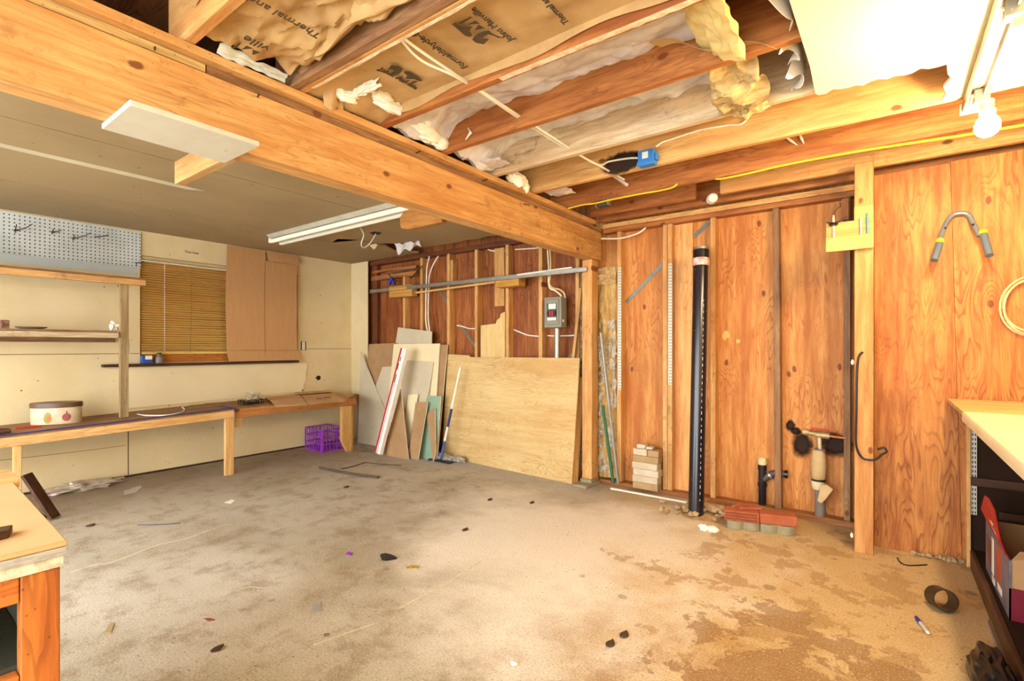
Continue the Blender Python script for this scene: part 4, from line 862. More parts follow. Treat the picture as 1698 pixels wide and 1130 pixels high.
cable('twig', [PY(x, yy, 4.0) for x, yy in ((1382,357),(1386,348),(1393,342),(1392,336))], .006, fir_old('Z'), 'thin brown twig above the pencil rack')
# black cable on the post
cable('black_cable', [PY(x, yy, 3.70) for x, yy in ((1431,584),(1424,592),(1421,620),(1420,680),(1419,730),(1422,748),(1430,760),(1440,763),(1450,763),(1456,760)) ] + [PY(x, yy, 3.72) for x, yy in ((1462,754),(1470,750),(1466,743),(1455,746))], .006, BLACK, 'black cable hanging down the tall post')
# bike hook on plywood
u = thing('wall_hook', 'bent grey metal hook with yellow bands and grey grips on the plywood', 'hook', PY(1600, 360, 3.88))
pts = smooth([PY(1559,398,3.80), PY(1566,376,3.85), PY(1577,359,3.878), PY(1590,354,3.882), PY(1605,356,3.878), PY(1614,371,3.86), PY(1624,392,3.82)], 6)
part('bent_tube', MB().tube(pts, .013, 14), plain('hook_grey', (128,134,138), .4, (108,114,118), 20, .4, metal=.4), u, ang=60)
for (a_, b_, c_) in ((PY(1559,398,3.80), PY(1556,412,3.775), PY(1549,432,3.74)), (PY(1630,384,3.82), PY(1633,397,3.79), PY(1641,424,3.73))):
    gp = part('grip', MB().tube([a_, b_, c_], .018, 14), plain('grip_grey', (92,102,112), .6), u, 'grey rubber grip'); part('band', MB().tube([a_, a_.lerp(b_, .4)], .0195, 14), plain('grip_yellow', (226,196,30), .5), gp, 'yellow band')
for q_ in (PY(1567,379,3.835), PY(1613,373,3.845)): part('screw', MB().lathe([(.0,-.008),(.007,-.006),(.007,.006)], q_, 10, axis=(0,1,0)), HDW, u)
# coil of cable at the right edge
cc = PY(1710, 508, 3.88); co_ = MB()
pts = []
for k in range(120):
    a_ = k*.23; pts.append(cc + Vector(((.115+.010*math.sin(a_*.37))*math.cos(a_), -.012-.012*math.sin(a_*1.3), (.15+.012*math.cos(a_*.29))*math.sin(a_))))
solo('cable_coil', MB().tube(pts, .006, 6), plain('coil_cream', (232,208,150), .5), 'coil of cream cable hanging on the smoother plywood panel', 'cable', ang=60)

# ================================================================== COUNTER ON THE RIGHT
ct = thing('counter', 'cream topped counter with open dark shelves along the right side', 'counter', (.7, 2.6, 0))
prof = [(.283,.955),(.278,.945),(.278,.915),(.286,.905),(.30,.905),(.30,.925),(1.14,.925),(1.14,.955),(.30,.957)]
part('countertop', MB().prism([(x, .9, z) for x, z in prof], (0,2.19,0)), COUNTER, ct, 'cream laminate top with rolled edge', b=.003)
part('rear_board', MB().box(.285, 1.14, 3.095, 3.888, .93, .953), wood('bench_board', (226,190,132), (200,156,96), 'X', knots=0, dirt=.2), ct, 'pale rear board', b=.002)
part('rear_board', MB().box(.31, 1.14, 3.095, 3.888, .905, .928), fir_old('Y'), ct)
part('end_panel', MB().box(.385, 1.10, 3.865, 3.888, 0, .90), DKBROWN, ct, 'dark end panel'); part('back_panel', MB().box(1.10, 1.12, .95, 3.888, 0, .90), DKBROWN, ct)
part('stile', MB().box(.365, .384, 3.84, 3.888, 0, .90), fir('Z'), ct, 'orange edge stile', b=.002)
part('base_board', MB().box(.380, .40, 1.0, 3.838, 0, .10), wood('worn_dark_board', (110,74,44), (70,44,26), 'Y', dirt=.5), ct, b=.003); part('bottom_shelf', MB().box(.401, 1.099, 1.0, 3.864, .075, .098), DKBROWN, ct)
zc = PY(1606, 797, 3.85).z
part('cleat', MB().box(.386, 1.09, 3.835, 3.864, zc-.025, zc+.022), dark('X'), ct, b=.002); part('cleat', MB().box(.5, 1.09, 3.835, 3.864, .30, .34), dark('X'), ct, b=.002)
a = PY(1615, 720, 3.86); part('shelf_standard', MB().box(a.x-.012, a.x+.012, 3.855, 3.8645, .3, .89), SLOT, ct, 'slotted metal standard')
part('far_end_panel', MB().box(.39, 1.10, .95, .97, 0, .90), DKBROWN, ct)
# power tool carton
kx, y0, y1, z0, z1 = .415, 2.95, 3.575, .100, .352
bxk = thing('carton', 'open red and grey printed cardboard carton on the bottom shelf', 'box', (.55, 3.26, z0))
side = part('side_panel', MB().box(kx, kx+.006, y0, y1, z0, z1), GREYBOX, bxk, 'grey printed side'); part('front_panel', MB().box(kx, kx+.30, y0, y0+.006, z0, z0+.135), plain('dark_red_print', (120,20,36), .5), bxk, 'dark red printed end')
part('end_board', MB().box(kx+.007, kx+.30, y0+.007, y0+.012, z0+.001, z1-.0), CARD, bxk); part('end_board', MB().box(kx+.006, kx+.30, y1-.006, y1, z0, z1), CARD, bxk); part('side_board', MB().box(kx+.294, kx+.30, y0+.013, y1-.007, z0, z1), CARD, bxk); part('bottom', MB().box(kx+.007, kx+.293, y0+.013, y1-.007, z0, z0+.005), CARD, bxk)
fl_ = [Vector((kx, y1, z1+.003)), Vector((kx-.018, y1+.01, z1+.05)), Vector((kx-.006, y1, z1+.125)), Vector((kx-.015, y1-.2, z1+.155)), Vector((kx-.02, y0+.22, z1+.15)), Vector((kx-.03, y0+.07, z1+.115)), Vector((kx-.034, y0-.02, z1+.085)), Vector((kx-.012, y0+.01, z1+.02)), Vector((kx, y0+.03, z1+.003))]
flap = part('flap', MB().prism(fl_, (.005,0,.002)), RED, bxk, 'red printed flap standing up')
part('flap', MB().prism([(kx+.30,y1,z1),(kx+.30,y0,z1),(kx+.36,y0+.05,z1+.10),(kx+.36,y1-.1,z1+.12)], (.005,0,0)), CARD, bxk, 'plain flap'); part('flap', MB().prism([(kx+.01,y0+.01,z1),(kx+.29,y0+.01,z1),(kx+.27,y0-.0,z1+.06),(kx+.03,y0-.02,z1+.05)], (0,.005,0)), CARD, bxk, 'plain flap')
part('printed_picture', MB().box(kx-.0012, kx, y0+.20, y0+.30, z0+.07, z1-.02), plain('orange_print', (200,70,34), .4, (150,40,24), 14, .7), side, 'orange tool picture'); part('printed_picture', MB().box(kx-.0012, kx, y0+.45, y0+.58, z0+.07, z0+.19), plain('dark_picture', (70,52,52), .4, (130,60,50), 14, .7), side, 'dark tool picture')
part('printed_label', MB().box(kx-.0015, kx, y0+.38, y0+.43, z0+.05, z1-.03), WHITE, side); part('printed_label', MB().box(kx-.0015, kx, y0+.17, y0+.27, z0+.03, z0+.062), WHITE, side); part('printed_label', MB().box(kx-.0015, kx, y0+.35, y0+.42, z0+.008, z0+.04), WHITE, side)
def flap_at(y, h): return Vector((kx-.0015-.115*h-.002, y, z1+h))
for (ya_, yb2, h0, h1, m) in ((y1-.10, y1-.22, .03, .055, plain('yellow_print', (236,176,60), .5)), (y1-.24, y1-.30, .045, .062, WHITE), (y1-.31, y1-.36, .045, .062, WHITE), (y1-.24, y1-.27, .022, .04, WHITE), (y1-.275, y1-.31, .022, .04, WHITE), (y1-.315, y1-.35, .022, .04, WHITE), (y1-.38, y1-.41, .03, .065, WHITE), (y1-.42, y1-.46, .03, .065, WHITE), (y1-.465, y1-.51, .03, .065, WHITE)):
    part('printed_mark', MB().prism([flap_at(ya_, h0), flap_at(yb2, h0), flap_at(yb2, h1), flap_at(ya_, h1)], (-.001,0,0)), m, flap)
# black bag at the foot of the counter
solo('black_bag', MB().blob((.30, 2.45, .075), (.062,.20,.075), .16, 1.5, 11, 4), BLACK, 'crumpled black plastic bag at the foot of the counter', 'bag', ang=25)
solo('base_strip', MB().box(.366, .3785, 2.2, 3.1, 0.001, .02), STEEL, 'thin metal strip along the foot of the counter base', 'strip')
# scorch marks on the sheathing
def soft_stain(key, c, inner):
    m, nt, bs = new_mat(key); N = NT(nt); co = N.coord(False); ge_ = N.n('TexCoord').outputs['Generated']
    sx = N.n('SeparateXYZ'); N.l(ge_, sx.inputs[0])
    a = N.math('SUBTRACT', sx.outputs[0], .5); b_ = N.math('SUBTRACT', sx.outputs[2], .5)
    r = N.math('MULTIPLY', N.math('SQRT', N.math('ADD', N.math('MULTIPLY', a, a), N.math('MULTIPLY', b_, b_))), 2.0)
    r = N.math('ADD', r, N.math('MULTIPLY', N.math('SUBTRACT', N.noise(co, 14, 5, .7), .5), .9))
    N.l(N.math('SUBTRACT', 1.0, N.ramp(r, inner, .95)), bs.inputs['Alpha']); bs.inputs['Base Color'].default_value = lin(c); bs.inputs['Roughness'].default_value = .9
    return m
SCORCH = soft_stain('scorch', (44,24,12), .35)
for (cx_, cy_, rx_, rz_, l) in ((1330, 737, .085, .12, 'black scorch mark left of the brass tee'), (1386, 738, .12, .105, 'black scorch mark right of the brass tee'), (1311,706,.042,.05,'small round scorch mark above the left black one'), (1320,715,.045,.035,'faint scorch smudge beside the small round mark')):
    c = PY(cx_, cy_, YB)
    solo('scorch_mark', MB().prism([(c.x+rx_*math.cos(k*.393), YB-.0015, c.z+rz_*math.sin(k*.393)) for k in range(16)], (0,.001,0)), SCORCH, l + ' on the orange sheathing', 'stain')

BURN = soft_stain('burn', (46,28,16), .45)
c = PY(1030, 270, 3.0135); solo('burn_mark', MB().prism([(c.x+.17*math.cos(k*.393), 3.0125, c.z+.085*math.sin(k*.393)) for k in range(16)], (0,.001,0)), BURN, 'dark scorched stain on the blond joist beside the blue box', 'stain')
# ================================================================== LEFT WALL
# pegboard and hooks
solo('pegboard', MB().box(XL+.008, XL+.014, .2, 1.758, 2.03, 2.385), PEG, 'white pegboard at the top of the left wall above the shelf', 'pegboard')
gk = 'hooks on the pegboard'
def hook(px, py, arms, stem, label):
    c = PX(px, py, XL+.018); mb = MB().tube([c+Vector((0,0,-stem)), c], .0035, 6).tube([c+Vector((0,-.018,.0)), c+Vector((0,.018,.0))], .003, 6)
    for (dx, dy, dz) in arms: mb.tube(smooth([c, c+Vector((dx*.6, dy*.6, dz*.4)), c+Vector((dx, dy, dz))], 4), .0035, 6)
    return solo('peg_hook', mb, HDW, label, 'hook', gk)
hook(25, 382, [(.10,.09,.055),(.06,.0,.04)], .022, 'long forked hook nearest the left end of the pegboard')
hook(86.5, 385, [(.05,.05,.02),(.04,0,.02)], .02, 'short forked hook on the pegboard, second from its left end')
hook(121, 395, [(.11,.10,.05),(.05,0,.02)], .02, 'long hook on the pegboard, third from its left end')
hook(160, 393, [(.08,.07,.02)], .005, 'double pronged hook near the middle of the pegboard'); 
hook(226, 436, [(.05,.05,.015)], .03, 'small hook at the lower right corner of the pegboard')
# wall shelf
def yl(px, X): return PX(px, 500, X).y
SX = -5.38; yp0, yp1 = yl(199, SX), yl(207, SX)
ws = thing('wall_shelf', 'rough wooden shelf unit with one post above the workbench', 'shelf', (-5.6, 1.0, .64))
tb = part('top_board', MB().box(XL+.001, SX-.001, .1, yl(241,SX), 1.862, 1.88), fir_old('Y'), ws, b=.002)
part('front_rail', MB().box(SX-.02, SX+.02, .1, yl(241,SX), 1.808, 1.861), wood('shelf_rail', (222,178,116), (180,130,76), 'Y', mold=.5), ws, b=.004)
part('lower_board', MB().box(XL+.001, SX-.001, .1, yl(196,SX), 1.382, 1.398), fir_old('Y'), ws, b=.002)
part('front_rail', MB().box(SX-.02, SX+.015, .1, yl(196,SX), 1.335, 1.381), wood('pale_rail', (204,188,156), (170,148,112), 'Y', mold=.4), ws, b=.003)
part('back_cleat', MB().box(XL+.001, XL+.03, .1, yl(190,XL), 1.30, 1.38), fir_old('Y'), ws)
part('post', MB().box(SX-.045, SX-.003, yp0+.002, yp1+.03, .636, 1.807), wood('shelf_post', (170,148,108), (132,106,70), 'Z', mold=.5), ws, b=.003)
c = PX(9, 544, -5.6); solo('small_box', MB().box(-5.64, -5.58, c.y-.03, c.y+.02, 1.399, 1.47), plain('brown_box', (110,64,36), .6, (200,180,160), 30, .4), 'small brown box at the left end of the lower shelf', 'box', b=.003)
c = PX(52, 541, -5.6); solo('dish', MB().lathe([(.0,0),(.05,.002),(.075,.014),(.08,.022),(.072,.016),(.05,.006),(.0,.005)], (c.x, c.y, 1.3995), 24, sx=.7, sy=1.25, cap=False), plain('grey_dish', (130,122,100), .4), 'shallow grey dish on the lower shelf', 'dish')
c = PX(187, 541, -5.55); solo('crumpled_bag', MB().blob((-5.52, c.y, 1.435), (.03,.03,.04), .4, 2.5, 3, 3), PAPERW, 'crumpled clear white bag on the lower shelf by the post', 'bag', ang=25)
# window, boarded behind the blind
wn = struct('window_1', MB().box(XL-.09, XL-.06, wy0+.001, wy0+.03, wz0+.001, wz1-.001).box(XL-.09, XL-.06, wy1-.03, wy1-.001, wz0+.001, wz1-.001).box(XL-.09, XL-.06, wy0+.03, wy1-.03, wz0+.001, wz0+.03).box(XL-.09, XL-.06, wy0+.03, wy1-.03, wz1-.03, wz1-.001), fir('Y'))
struct('window_board', MB().box(XL-.058, XL-.046, wy0+.001, wy1-.001, wz0+.001, wz1-.001), wood('window_board', (206,138,66), (176,104,42), 'Y', ply=True, dirt=.2), wn)
solo('window_shelf', MB().box(XL+.001, -5.79, yl(172,-5.79), yl(496,-5.79), 1.068, 1.094), dark('Y'), 'dark brown wooden shelf board under the window blind', 'shelf', b=.002)
solo('drywall_sheet', MB().prism([(XL+.002, yl(207,-5.86), .66),(XL+.002, yl(207,-5.86), 1.062),(XL+.002, 3.50, 1.062),(XL+.002, 3.53, 1.0),(XL+.002, 3.50,.93),(XL+.002,3.515,.86),(XL+.002,3.47,.78),(XL+.002,3.48,.70)], (.010,0,0)), DRYP, 'clean cream drywall panel between the window shelf and the workbench', 'drywall', b=.001)
bl = thing('window_blind', 'golden wooden slat blind hanging in the window', 'blind', (XL-.02, 2.2, 1.2))
by0, by1 = 1.77, 2.75
part('headrail', MB().box(XL-.035, XL-.005, by0, by1, 2.125, 2.155), plain('rail_cream', (200,180,130), .5), bl); part('rod', MB().tube([(XL+.005, by0-.05, 2.11), (XL+.005, by1, 2.11)], .008, 10), WHITE, bl, 'white rod')
sl = MB(); nsl = 39
for k in range(nsl):
    z = 1.215 + k*(2.105-1.215)/(nsl-1); dz = .004*math.sin(k*1.7)
    sl.add([(XL-.030,by0,z+.004),(XL-.030,by1,z+.004+dz),(XL-.008,by1,z-.010+dz),(XL-.008,by0,z-.010),(XL-.029,by0,z+.006),(XL-.029,by1,z+.006+dz),(XL-.006,by1,z-.0075+dz),(XL-.006,by0,z-.0075)],
           [(0,3,2,1),(4,5,6,7),(0,1,5,4),(1,2,6,5),(2,3,7,6),(3,0,4,7)])
part('slats', sl, BLINDM, bl); part('bottom_rail', MB().box(XL-.035, XL-.008, by0, by1, 1.185, 1.205), BLINDM, bl, b=.003)
cd_ = MB(); yc = yl(273, XL)
for k in range(36): z = 1.22+k*.0245; cd_.box(XL-.0045, XL-.001, yc-.004, yc+.004, z, z+.013)
part('ladder_cord', cd_, WHITE, bl, 'white beaded cord'); part('lift_cord', MB().tube([(XL-.003, 2.2, 1.2),(XL-.003, 2.215, 2.1)], .0012, 5), HDW, bl)
# cardboard over the window
ch = thing('cardboard_sheet', 'large brown cardboard sheet hanging over the window beside the blind', 'cardboard', (-5.82, 2.97, 1.097))
def cx(u, z):
    s = (z-1.1)/1.29
    return -5.845 + .07*math.sin(max(0, min(1, s))*3.14)*(1-.25*u) + .018*math.cos((u-.5)*6.28)*0
def cy(u, z):
    s = (z-1.1)/1.29; return 2.555 - .045*math.sin(s*3.14) - .0*s + u*.83
part('panel', MB().grid(lambda u, v: (cx(u*.52, 1.22+v*1.165), cy(u*.515, 1.22+v*1.165), 1.22+v*1.165), 10, 24, (.004,0,0)), CARD, ch)
part('panel', MB().grid(lambda u, v: (cx(.52+u*.48, 1.22+v*1.05)-.004, cy(.522+u*.478, 1.22+v*1.05), 1.22+v*1.05), 10, 24, (.004,0,0)), CARD, ch)
part('bottom_flap', MB().grid(lambda u, v: (cx(u*.52,1.218)+.03*(1-v), 2.54+u*.42+.012*(1-v), 1.099+v*.118), 6, 4, (.004,0,0)), CARD, ch); part('bottom_flap', MB().grid(lambda u, v: (cx(.5,1.218)+.03*(1-v)-.003, 2.968+u*.42, 1.099+v*.118), 6, 4, (.004,0,0)), CARD, ch)
part('top_flap', MB().grid(lambda u, v: (-5.835+.02*(1-v)+.03*u*(1-v), 2.985+u*.385+.02*(1-v), 2.27+v*.115), 6, 4, (.004,0,0)), CARD, ch)
# tin and bottle on the window shelf
c = PX(245, 590, -5.83); q_ = (-5.83, c.y, 1.0945)
tn = thing('small_can', 'small blue and white can on the window shelf', 'can', q_); part('body', MB().box(-5.86, -5.80, c.y-.055, c.y+.03, 1.0945, 1.175), plain('can_blue', (30,74,160), .4), tn, b=.004); part('label_panel', MB().box(-5.7995, -5.798, c.y-.03, c.y+.028, 1.135, 1.172), WHITE, tn, 'white label band')
c = PX(264, 590, -5.83); bo = thing('bottle', 'small grey bottle on the window shelf', 'bottle', (-5.83, c.y, 1.0945))
part('body', MB().lathe([(.034,0),(.038,.008),(.038,.055),(.018,.082),(.016,.09)], (-5.83,c.y,1.0945), 20), plain('bottle_grey', (140,134,128), .4, (90,84,84), 30, .6), bo, b=0); part('cap', MB().lathe([(.019,0),(.019,.016),(.0,.017)], (-5.83,c.y,1.184), 16), BLACK, bo)
# outlet
c = PX(503, 574, XL); ot = thing('outlet', 'white double wall outlet without cover plate on the left wall', 'outlet', (XL, c.y, c.z))
part('box_rim', MB().box(XL+.001, XL+.004, c.y-.035, c.y+.035, c.z-.055, c.z+.055), BLACK, ot); part('receptacle', MB().box(XL+.004, XL+.014, c.y-.022, c.y+.018, c.z-.05, c.z+.05), WHITE, ot, b=.003)
for dz in (-.022, .022): part('socket_face', MB().lathe([(.014,0),(.013,.003),(.0,.0035)], (XL+.0142, c.y-.002, c.z+dz), 14, axis=(1,0,0)), CREAMP, ot)
c = PX(528, 627, XL); solo('wall_hole', MB().prism([(XL+.0015, c.y+.03*math.cos(k*.628)*(1+.2*(k%3)), c.z+.028*math.sin(k*.628)*(1+.15*(k%2))) for k in range(10)], (.001,0,0)), plain('hole_dark', (40,32,28), .9), 'ragged dark hole in the left wall above the cardboard on the bench', 'hole')
text('handwriting', 'That hole', INK, wl, PX(318, 419, XL+.002), (0,1,0), (0,0,1), .035, .0005)

# ================================================================== WORKBENCHES ALONG THE LEFT WALL
BX = -5.15
b1 = thing('workbench', 'long low wooden workbench along the left wall with a blue edge strip', 'workbench', (-5.5, 1.3, 0))
def tz1(y): return .597 + (y-.4)*.0265
ya, yb_ = -.2, 2.318
def slope_box(x0, x1, dz0, dz1, y0=None, y1=None):
    y0 = ya if y0 is None else y0; y1 = yb_ if y1 is None else y1
    return MB().add([(x0,y0,tz1(y0)+dz0),(x1,y0,tz1(y0)+dz0),(x1,y1,tz1(y1)+dz0),(x0,y1,tz1(y1)+dz0),(x0,y0,tz1(y0)+dz1),(x1,y0,tz1(y0)+dz1),(x1,y1,tz1(y1)+dz1),(x0,y1,tz1(y1)+dz1)],
                    [(0,3,2,1),(4,5,6,7),(0,1,5,4),(1,2,6,5),(2,3,7,6),(3,0,4,7)])
part('top', slope_box(XL+.003, BX-.001, -.014, 0), wood('bench_particle', (160,114,66), (124,84,44), 'Y', knots=0, dirt=.6, mold=.4), b1)
part('edge_strip', slope_box(BX-.012, BX+.003, .0005, .011), NAVY, b1, 'dark blue edge strip'); part('edge_strip', MB().box(BX-.3, BX+.003, yb_-.0, yb_+.008, tz1(yb_)-.03, tz1(yb_)+.011), NAVY, b1, 'dark blue end strip')
part('apron', slope_box(BX-.038, BX, -.085, -.0145), pine('Y'), b1, b=.003)
yA, yB2 = PX(374, 740, BX-.002).y, PX(388, 740, BX-.002).y
part('leg', MB().box(BX-.042, BX-.002, yA, yB2, .001, tz1(yA)-.086), pine('Z'), b1, b=.003)
yA2, yB3 = PX(22, 760, BX-.002).y, PX(36, 760, BX-.002).y
part('leg', MB().box(BX-.042, BX-.002, yA2, yB3, .001, tz1(yA2)-.086), pine('Z'), b1, b=.003)
part('cross_brace', MB().box(XL+.01, BX-.043, yA+.02, yA+.058, tz1(yA)-.10, tz1(yA)-.015), pine('X'), b1)
part('hinge', MB().box(BX, BX+.004, yb_-.006, yb_+.006, tz1(yb_)-.14, tz1(yb_)-.03), STEEL, b1)
b2 = thing('workbench', 'lower far section of workbench in the corner with the cardboard on it', 'workbench', (-5.5, 3.0, 0))
by0, by1 = 2.33, 3.76; bz = .652
part('top', MB().box(XL+.003, BX-.031, by0, by1, bz-.014, bz), wood('bench_particle', (160,114,66), (124,84,44), 'Y', knots=0, dirt=.6, mold=.4), b2)
part('apron', MB().box(BX-.07, BX-.03, by0, by1, bz-.10, bz-.0145), wood('knotty_apron', (206,146,84), (166,106,54), 'Y', knots=.09), b2, b=.003)
q0 = PX(566, 690, -5.2).y
part('leg', MB().prism([(-5.225, 3.56, bz-.101),(-5.225, 3.70, bz-.101),(-5.225,3.70,.001),(-5.225,3.63,.001),(-5.225,3.56,.14)], (.04,0,0)), fir_blond('Z'), b2, b=.003)
part('leg', MB().box(-5.30, -5.226, 3.701, 3.755, .001, bz-.015), fir_blond('Z'), b2, b=.003)
part('end_block', MB().box(-5.24, BX-.072, 2.35, 2.43, bz-.20, bz-.101), pine('Z'), b2, b=.003)
part('end_apron', MB().box(XL+.01, -5.31, 3.70, 3.74, bz-.10, bz-.0145), fir('X'), b2)
# things on the bench
c = PZ(95, 700, .63); cz0 = tz1(c.y)+.004; R_ = math.radians(62)
ti = thing('oval_tin', 'oval tin with brown lid and printed pear and apple on the workbench', 'tin', (-5.57, c.y, cz0))
A_, B_ = .165, .105
def oval(prof): return xf(MB().lathe(prof, (0,0,0), 40, sx=A_, sy=B_), (-5.57, c.y, cz0), R_)
tbody = part('body', oval([(1.0,0),(1.0,.135)]), plain('tin_print', (208,192,160), .45, (178,158,124), 12, .6), ti)
part('lid', oval([(1.0,.1355),(1.045,.136),(1.045,.168),(1.02,.175),(.0,.177)]), plain('tin_lid', (94,62,38), .4, (70,46,28), 10, .5), ti, 'dark brown lid')
def patch(u0, z0, ru, rz, m, name, lab, ee=.0015, fnr=None):
    def fn(a, r):
        t = a*6.283; rr = (fnr(t) if fnr else 1)*r; ang_ = u0 + ru*rr*math.cos(t); z = z0 + rz*rr*math.sin(t)
        p = Vector(((A_+ee)*math.cos(ang_), (B_+ee)*math.sin(ang_), z)); return Matrix.Translation((-5.57, c.y, cz0)) @ (Matrix.Rotation(R_, 4, 'Z') @ p)
    return part(name, MB().grid(fn, 24, 5), m, tbody, lab)
face = math.radians(-75)
patch(face-.42, .055, .17, .045, plain('pear_green', (130,140,56), .5, (196,130,60), 18, .8), 'pear_print', 'printed green pear', fnr=lambda t: 1.0 if math.sin(t) < .2 else .8+.25*max(0, math.sin(t)))
patch(face-.38, .05, .08, .025, plain('pear_blush', (220,110,40), .5), 'pear_blush', None, .002)
patch(face+.32, .055, .19, .032, plain('apple_red', (170,90,84), .5, (140,64,60), 18, .7), 'apple_print', 'printed red apple'); patch(face+.32, .095, .02, .014, INK, 'apple_stalk', None, .002)
zb1 = .6365
c = PZ(45, 708, .62); solo('craft_knife', MB().bar((c.x,c.y-.07,tz1(c.y)+.008), (c.x+.03,c.y+.08,tz1(c.y)+.008), .018, .012), RED, 'red handled knife lying on the bench beside the oval tin', 'knife', b=.003)
c = PZ(6, 716, .62); 
for k, (dx, l) in enumerate(((0, 'dark wooden handled tool at the left end of the bench, rear one'), (.07, 'dark wooden handled tool at the left end of the bench, front one'))):
    z = tz1(c.y)+.022; solo('hand_tool', MB().tube([(c.x+dx-.06,c.y-.25,z),(c.x+dx-.02,c.y-.05,z),(c.x+dx,c.y+.03,z)], [.018,.02,.014], 12), dark('Y'), l, 'tool')
P = [PZ(x, yy, .645) for x, yy in ((229,686),(245,688),(275,688),(300,684),(306,679),(302,676),(312,674))]
for q_ in P: q_.z = tz1(q_.y)+.007
hs = thing('plastic_hose', 'thin white hose curving over the workbench', 'hose', P[0]); part('hose', MB().tube(smooth(P, 6), .006, 8), WHITE, hs); part('end_fitting', MB().blob(P[0], (.014,.014,.0075), .1, 2, 1, 2), STEEL, hs)
c = PZ(416, 670, bz); t = thing('seed_tray', 'small black plastic tray holding a crumpled net on the bench', 'tray', (c.x, c.y, bz))
tr = MB().box(c.x-.07, c.x+.07, c.y-.10, c.y+.10, bz+.0005, bz+.005)
for k in range(9):
    yy = c.y-.1+k*.025; tr.box(c.x+.064, c.x+.07, yy-.004, yy+.004, bz, bz+.045); tr.box(c.x-.07, c.x-.064, yy-.004, yy+.004, bz, bz+.045)
for z in (bz+.02, bz+.042): tr.box(c.x-.071, c.x+.071, c.y-.103, c.y-.097, z, z+.006).box(c.x-.071, c.x+.071, c.y+.097, c.y+.103, z, z+.006).box(c.x+.065, c.x+.072, c.y-.1, c.y+.1, z, z+.006).box(c.x-.072, c.x-.065, c.y-.1, c.y+.1, z, z+.006)
part('basket', tr, BLACK, t)
nb = MB()
random.seed(3)
for k in range(120):
    a = Vector((random.gauss(0,.022), random.gauss(.02,.035), random.uniform(.0,.075))); b_ = a + Vector((random.gauss(0,.03), random.gauss(0,.03), random.gauss(0,.03)))
    cvec = Vector((c.x-.02, c.y+.02, bz+.025)); a.z = max(a.z,0); b_.z = max(0, min(.09, b_.z)); nb.tube(smooth([cvec+a, cvec+(a+b_)/2+Vector((random.gauss(0,.015),random.gauss(0,.015),.01)), cvec+b_], 3), .0038, 5)
solo('crumpled_net', nb, plain('net_beige', (206,190,156), .8), 'tangled beige netting heaped in the black tray', 'netting', kind='thing')
# cardboard flattened on the far bench
def cb(pix, z0, label, m=CARDB, lift=0, th=.004):
    pts = [PZ(x, yy, bz+z0) for x, yy in pix]
    return solo('flattened_carton', MB().prism(pts, (0,0,th)), m, label, 'cardboard', 'flattened cartons on the bench', b=.001)
cb([(458,671),(568,667),(588,655),(560,652),(440,660)], .001, 'lowest flattened cardboard carton on the far bench')
fc = thing('flattened_carton', 'creased flattened carton with purple stamps on the far bench', 'cardboard', PZ(510, 662, bz+.006)); fc['group'] = 'flattened cartons on the bench'
def fcg(x0, x1): 
    a, b_, c_, d_ = PZ(x0[0], x0[1], bz), PZ(x1[0], x1[1], bz), PZ(x1[2], x1[3], bz), PZ(x0[2], x0[3], bz)
    return MB().grid(lambda u, v: (a.lerp(b_, u).lerp(d_.lerp(c_, u), v) + Vector((0,0,.0075+.03*math.sin(v*3.14)*.5))), 8, 6, (0,0,.004))
part('panel', fcg((458,676,434,657), (510,673,492,653)), CARDB, fc); part('panel', fcg((512,673,494,653), (574,666,547,649)), CARDB, fc)
c = PZ(530, 661.5, bz+.03)
for (px, py) in ((530,661),(543,659.5)):
    c = PZ(px, py, bz+.028); part('stamp', MB().lathe([(.040,0),(.040,.0015),(.024,.0015),(.024,0)], (c.x,c.y,bz+.0275), 16, cap=False), plain('stamp_ink', (70,44,110), .7), fc, 'purple stamp')
cb([(488,652),(548,648),(552,650),(496,654)], .04, 'narrow cardboard strip topmost on the far bench', th=.006)
# purple crate
cc_ = Vector((-5.37, 3.42, 0)); cr_ = thing('milk_crate', 'purple plastic lattice crate on the floor under the far workbench', 'crate', cc_)
L1, L2, HH = .40, .31, .27
def crate_side(p, d, L):
    mb = MB(); d = Vector(d).normalized(); p = Vector(p)
    for z in (.0, .085, .17, .255): mb.bar(p+Vector((0,0,z+.008)), p+d*L+Vector((0,0,z+.008)), .009, .014)
    n_ = int(L/.046)
    for k in range(n_+1):
        w_ = .007 if k % 4 else .013; zt_ = .262
        mb.bar(p+d*(L*k/n_)+Vector((0,0,.0)), p+d*(L*k/n_)+Vector((0,0,zt_)), .008, w_, d)
    return mb
d1, d2 = Vector((-1,.06,0)).normalized(), Vector((-.03,1,0)).normalized()
part('front_side', crate_side(cc_, d1, L1), PURPLE, cr_, b=0); part('right_side', crate_side(cc_, d2, L2), PURPLE, cr_); part('rear_side', crate_side(cc_+d2*L2, d1, L1), PURPLE, cr_); part('left_side', crate_side(cc_+d1*L1, d2, L2), PURPLE, cr_)
part('corner_post', MB().bar(cc_, cc_+Vector((0,0,.268)), .028, .028, (0,1,0)), PURPLE, cr_, b=.003)
bs_ = MB()
for k in range(9): bs_.bar(cc_+d1*(L1*k/8)+Vector((0,0,.006)), cc_+d1*(L1*k/8)+d2*L2+Vector((0,0,.006)), .01, .006)
part('base_grid', bs_, PURPLE, cr_)

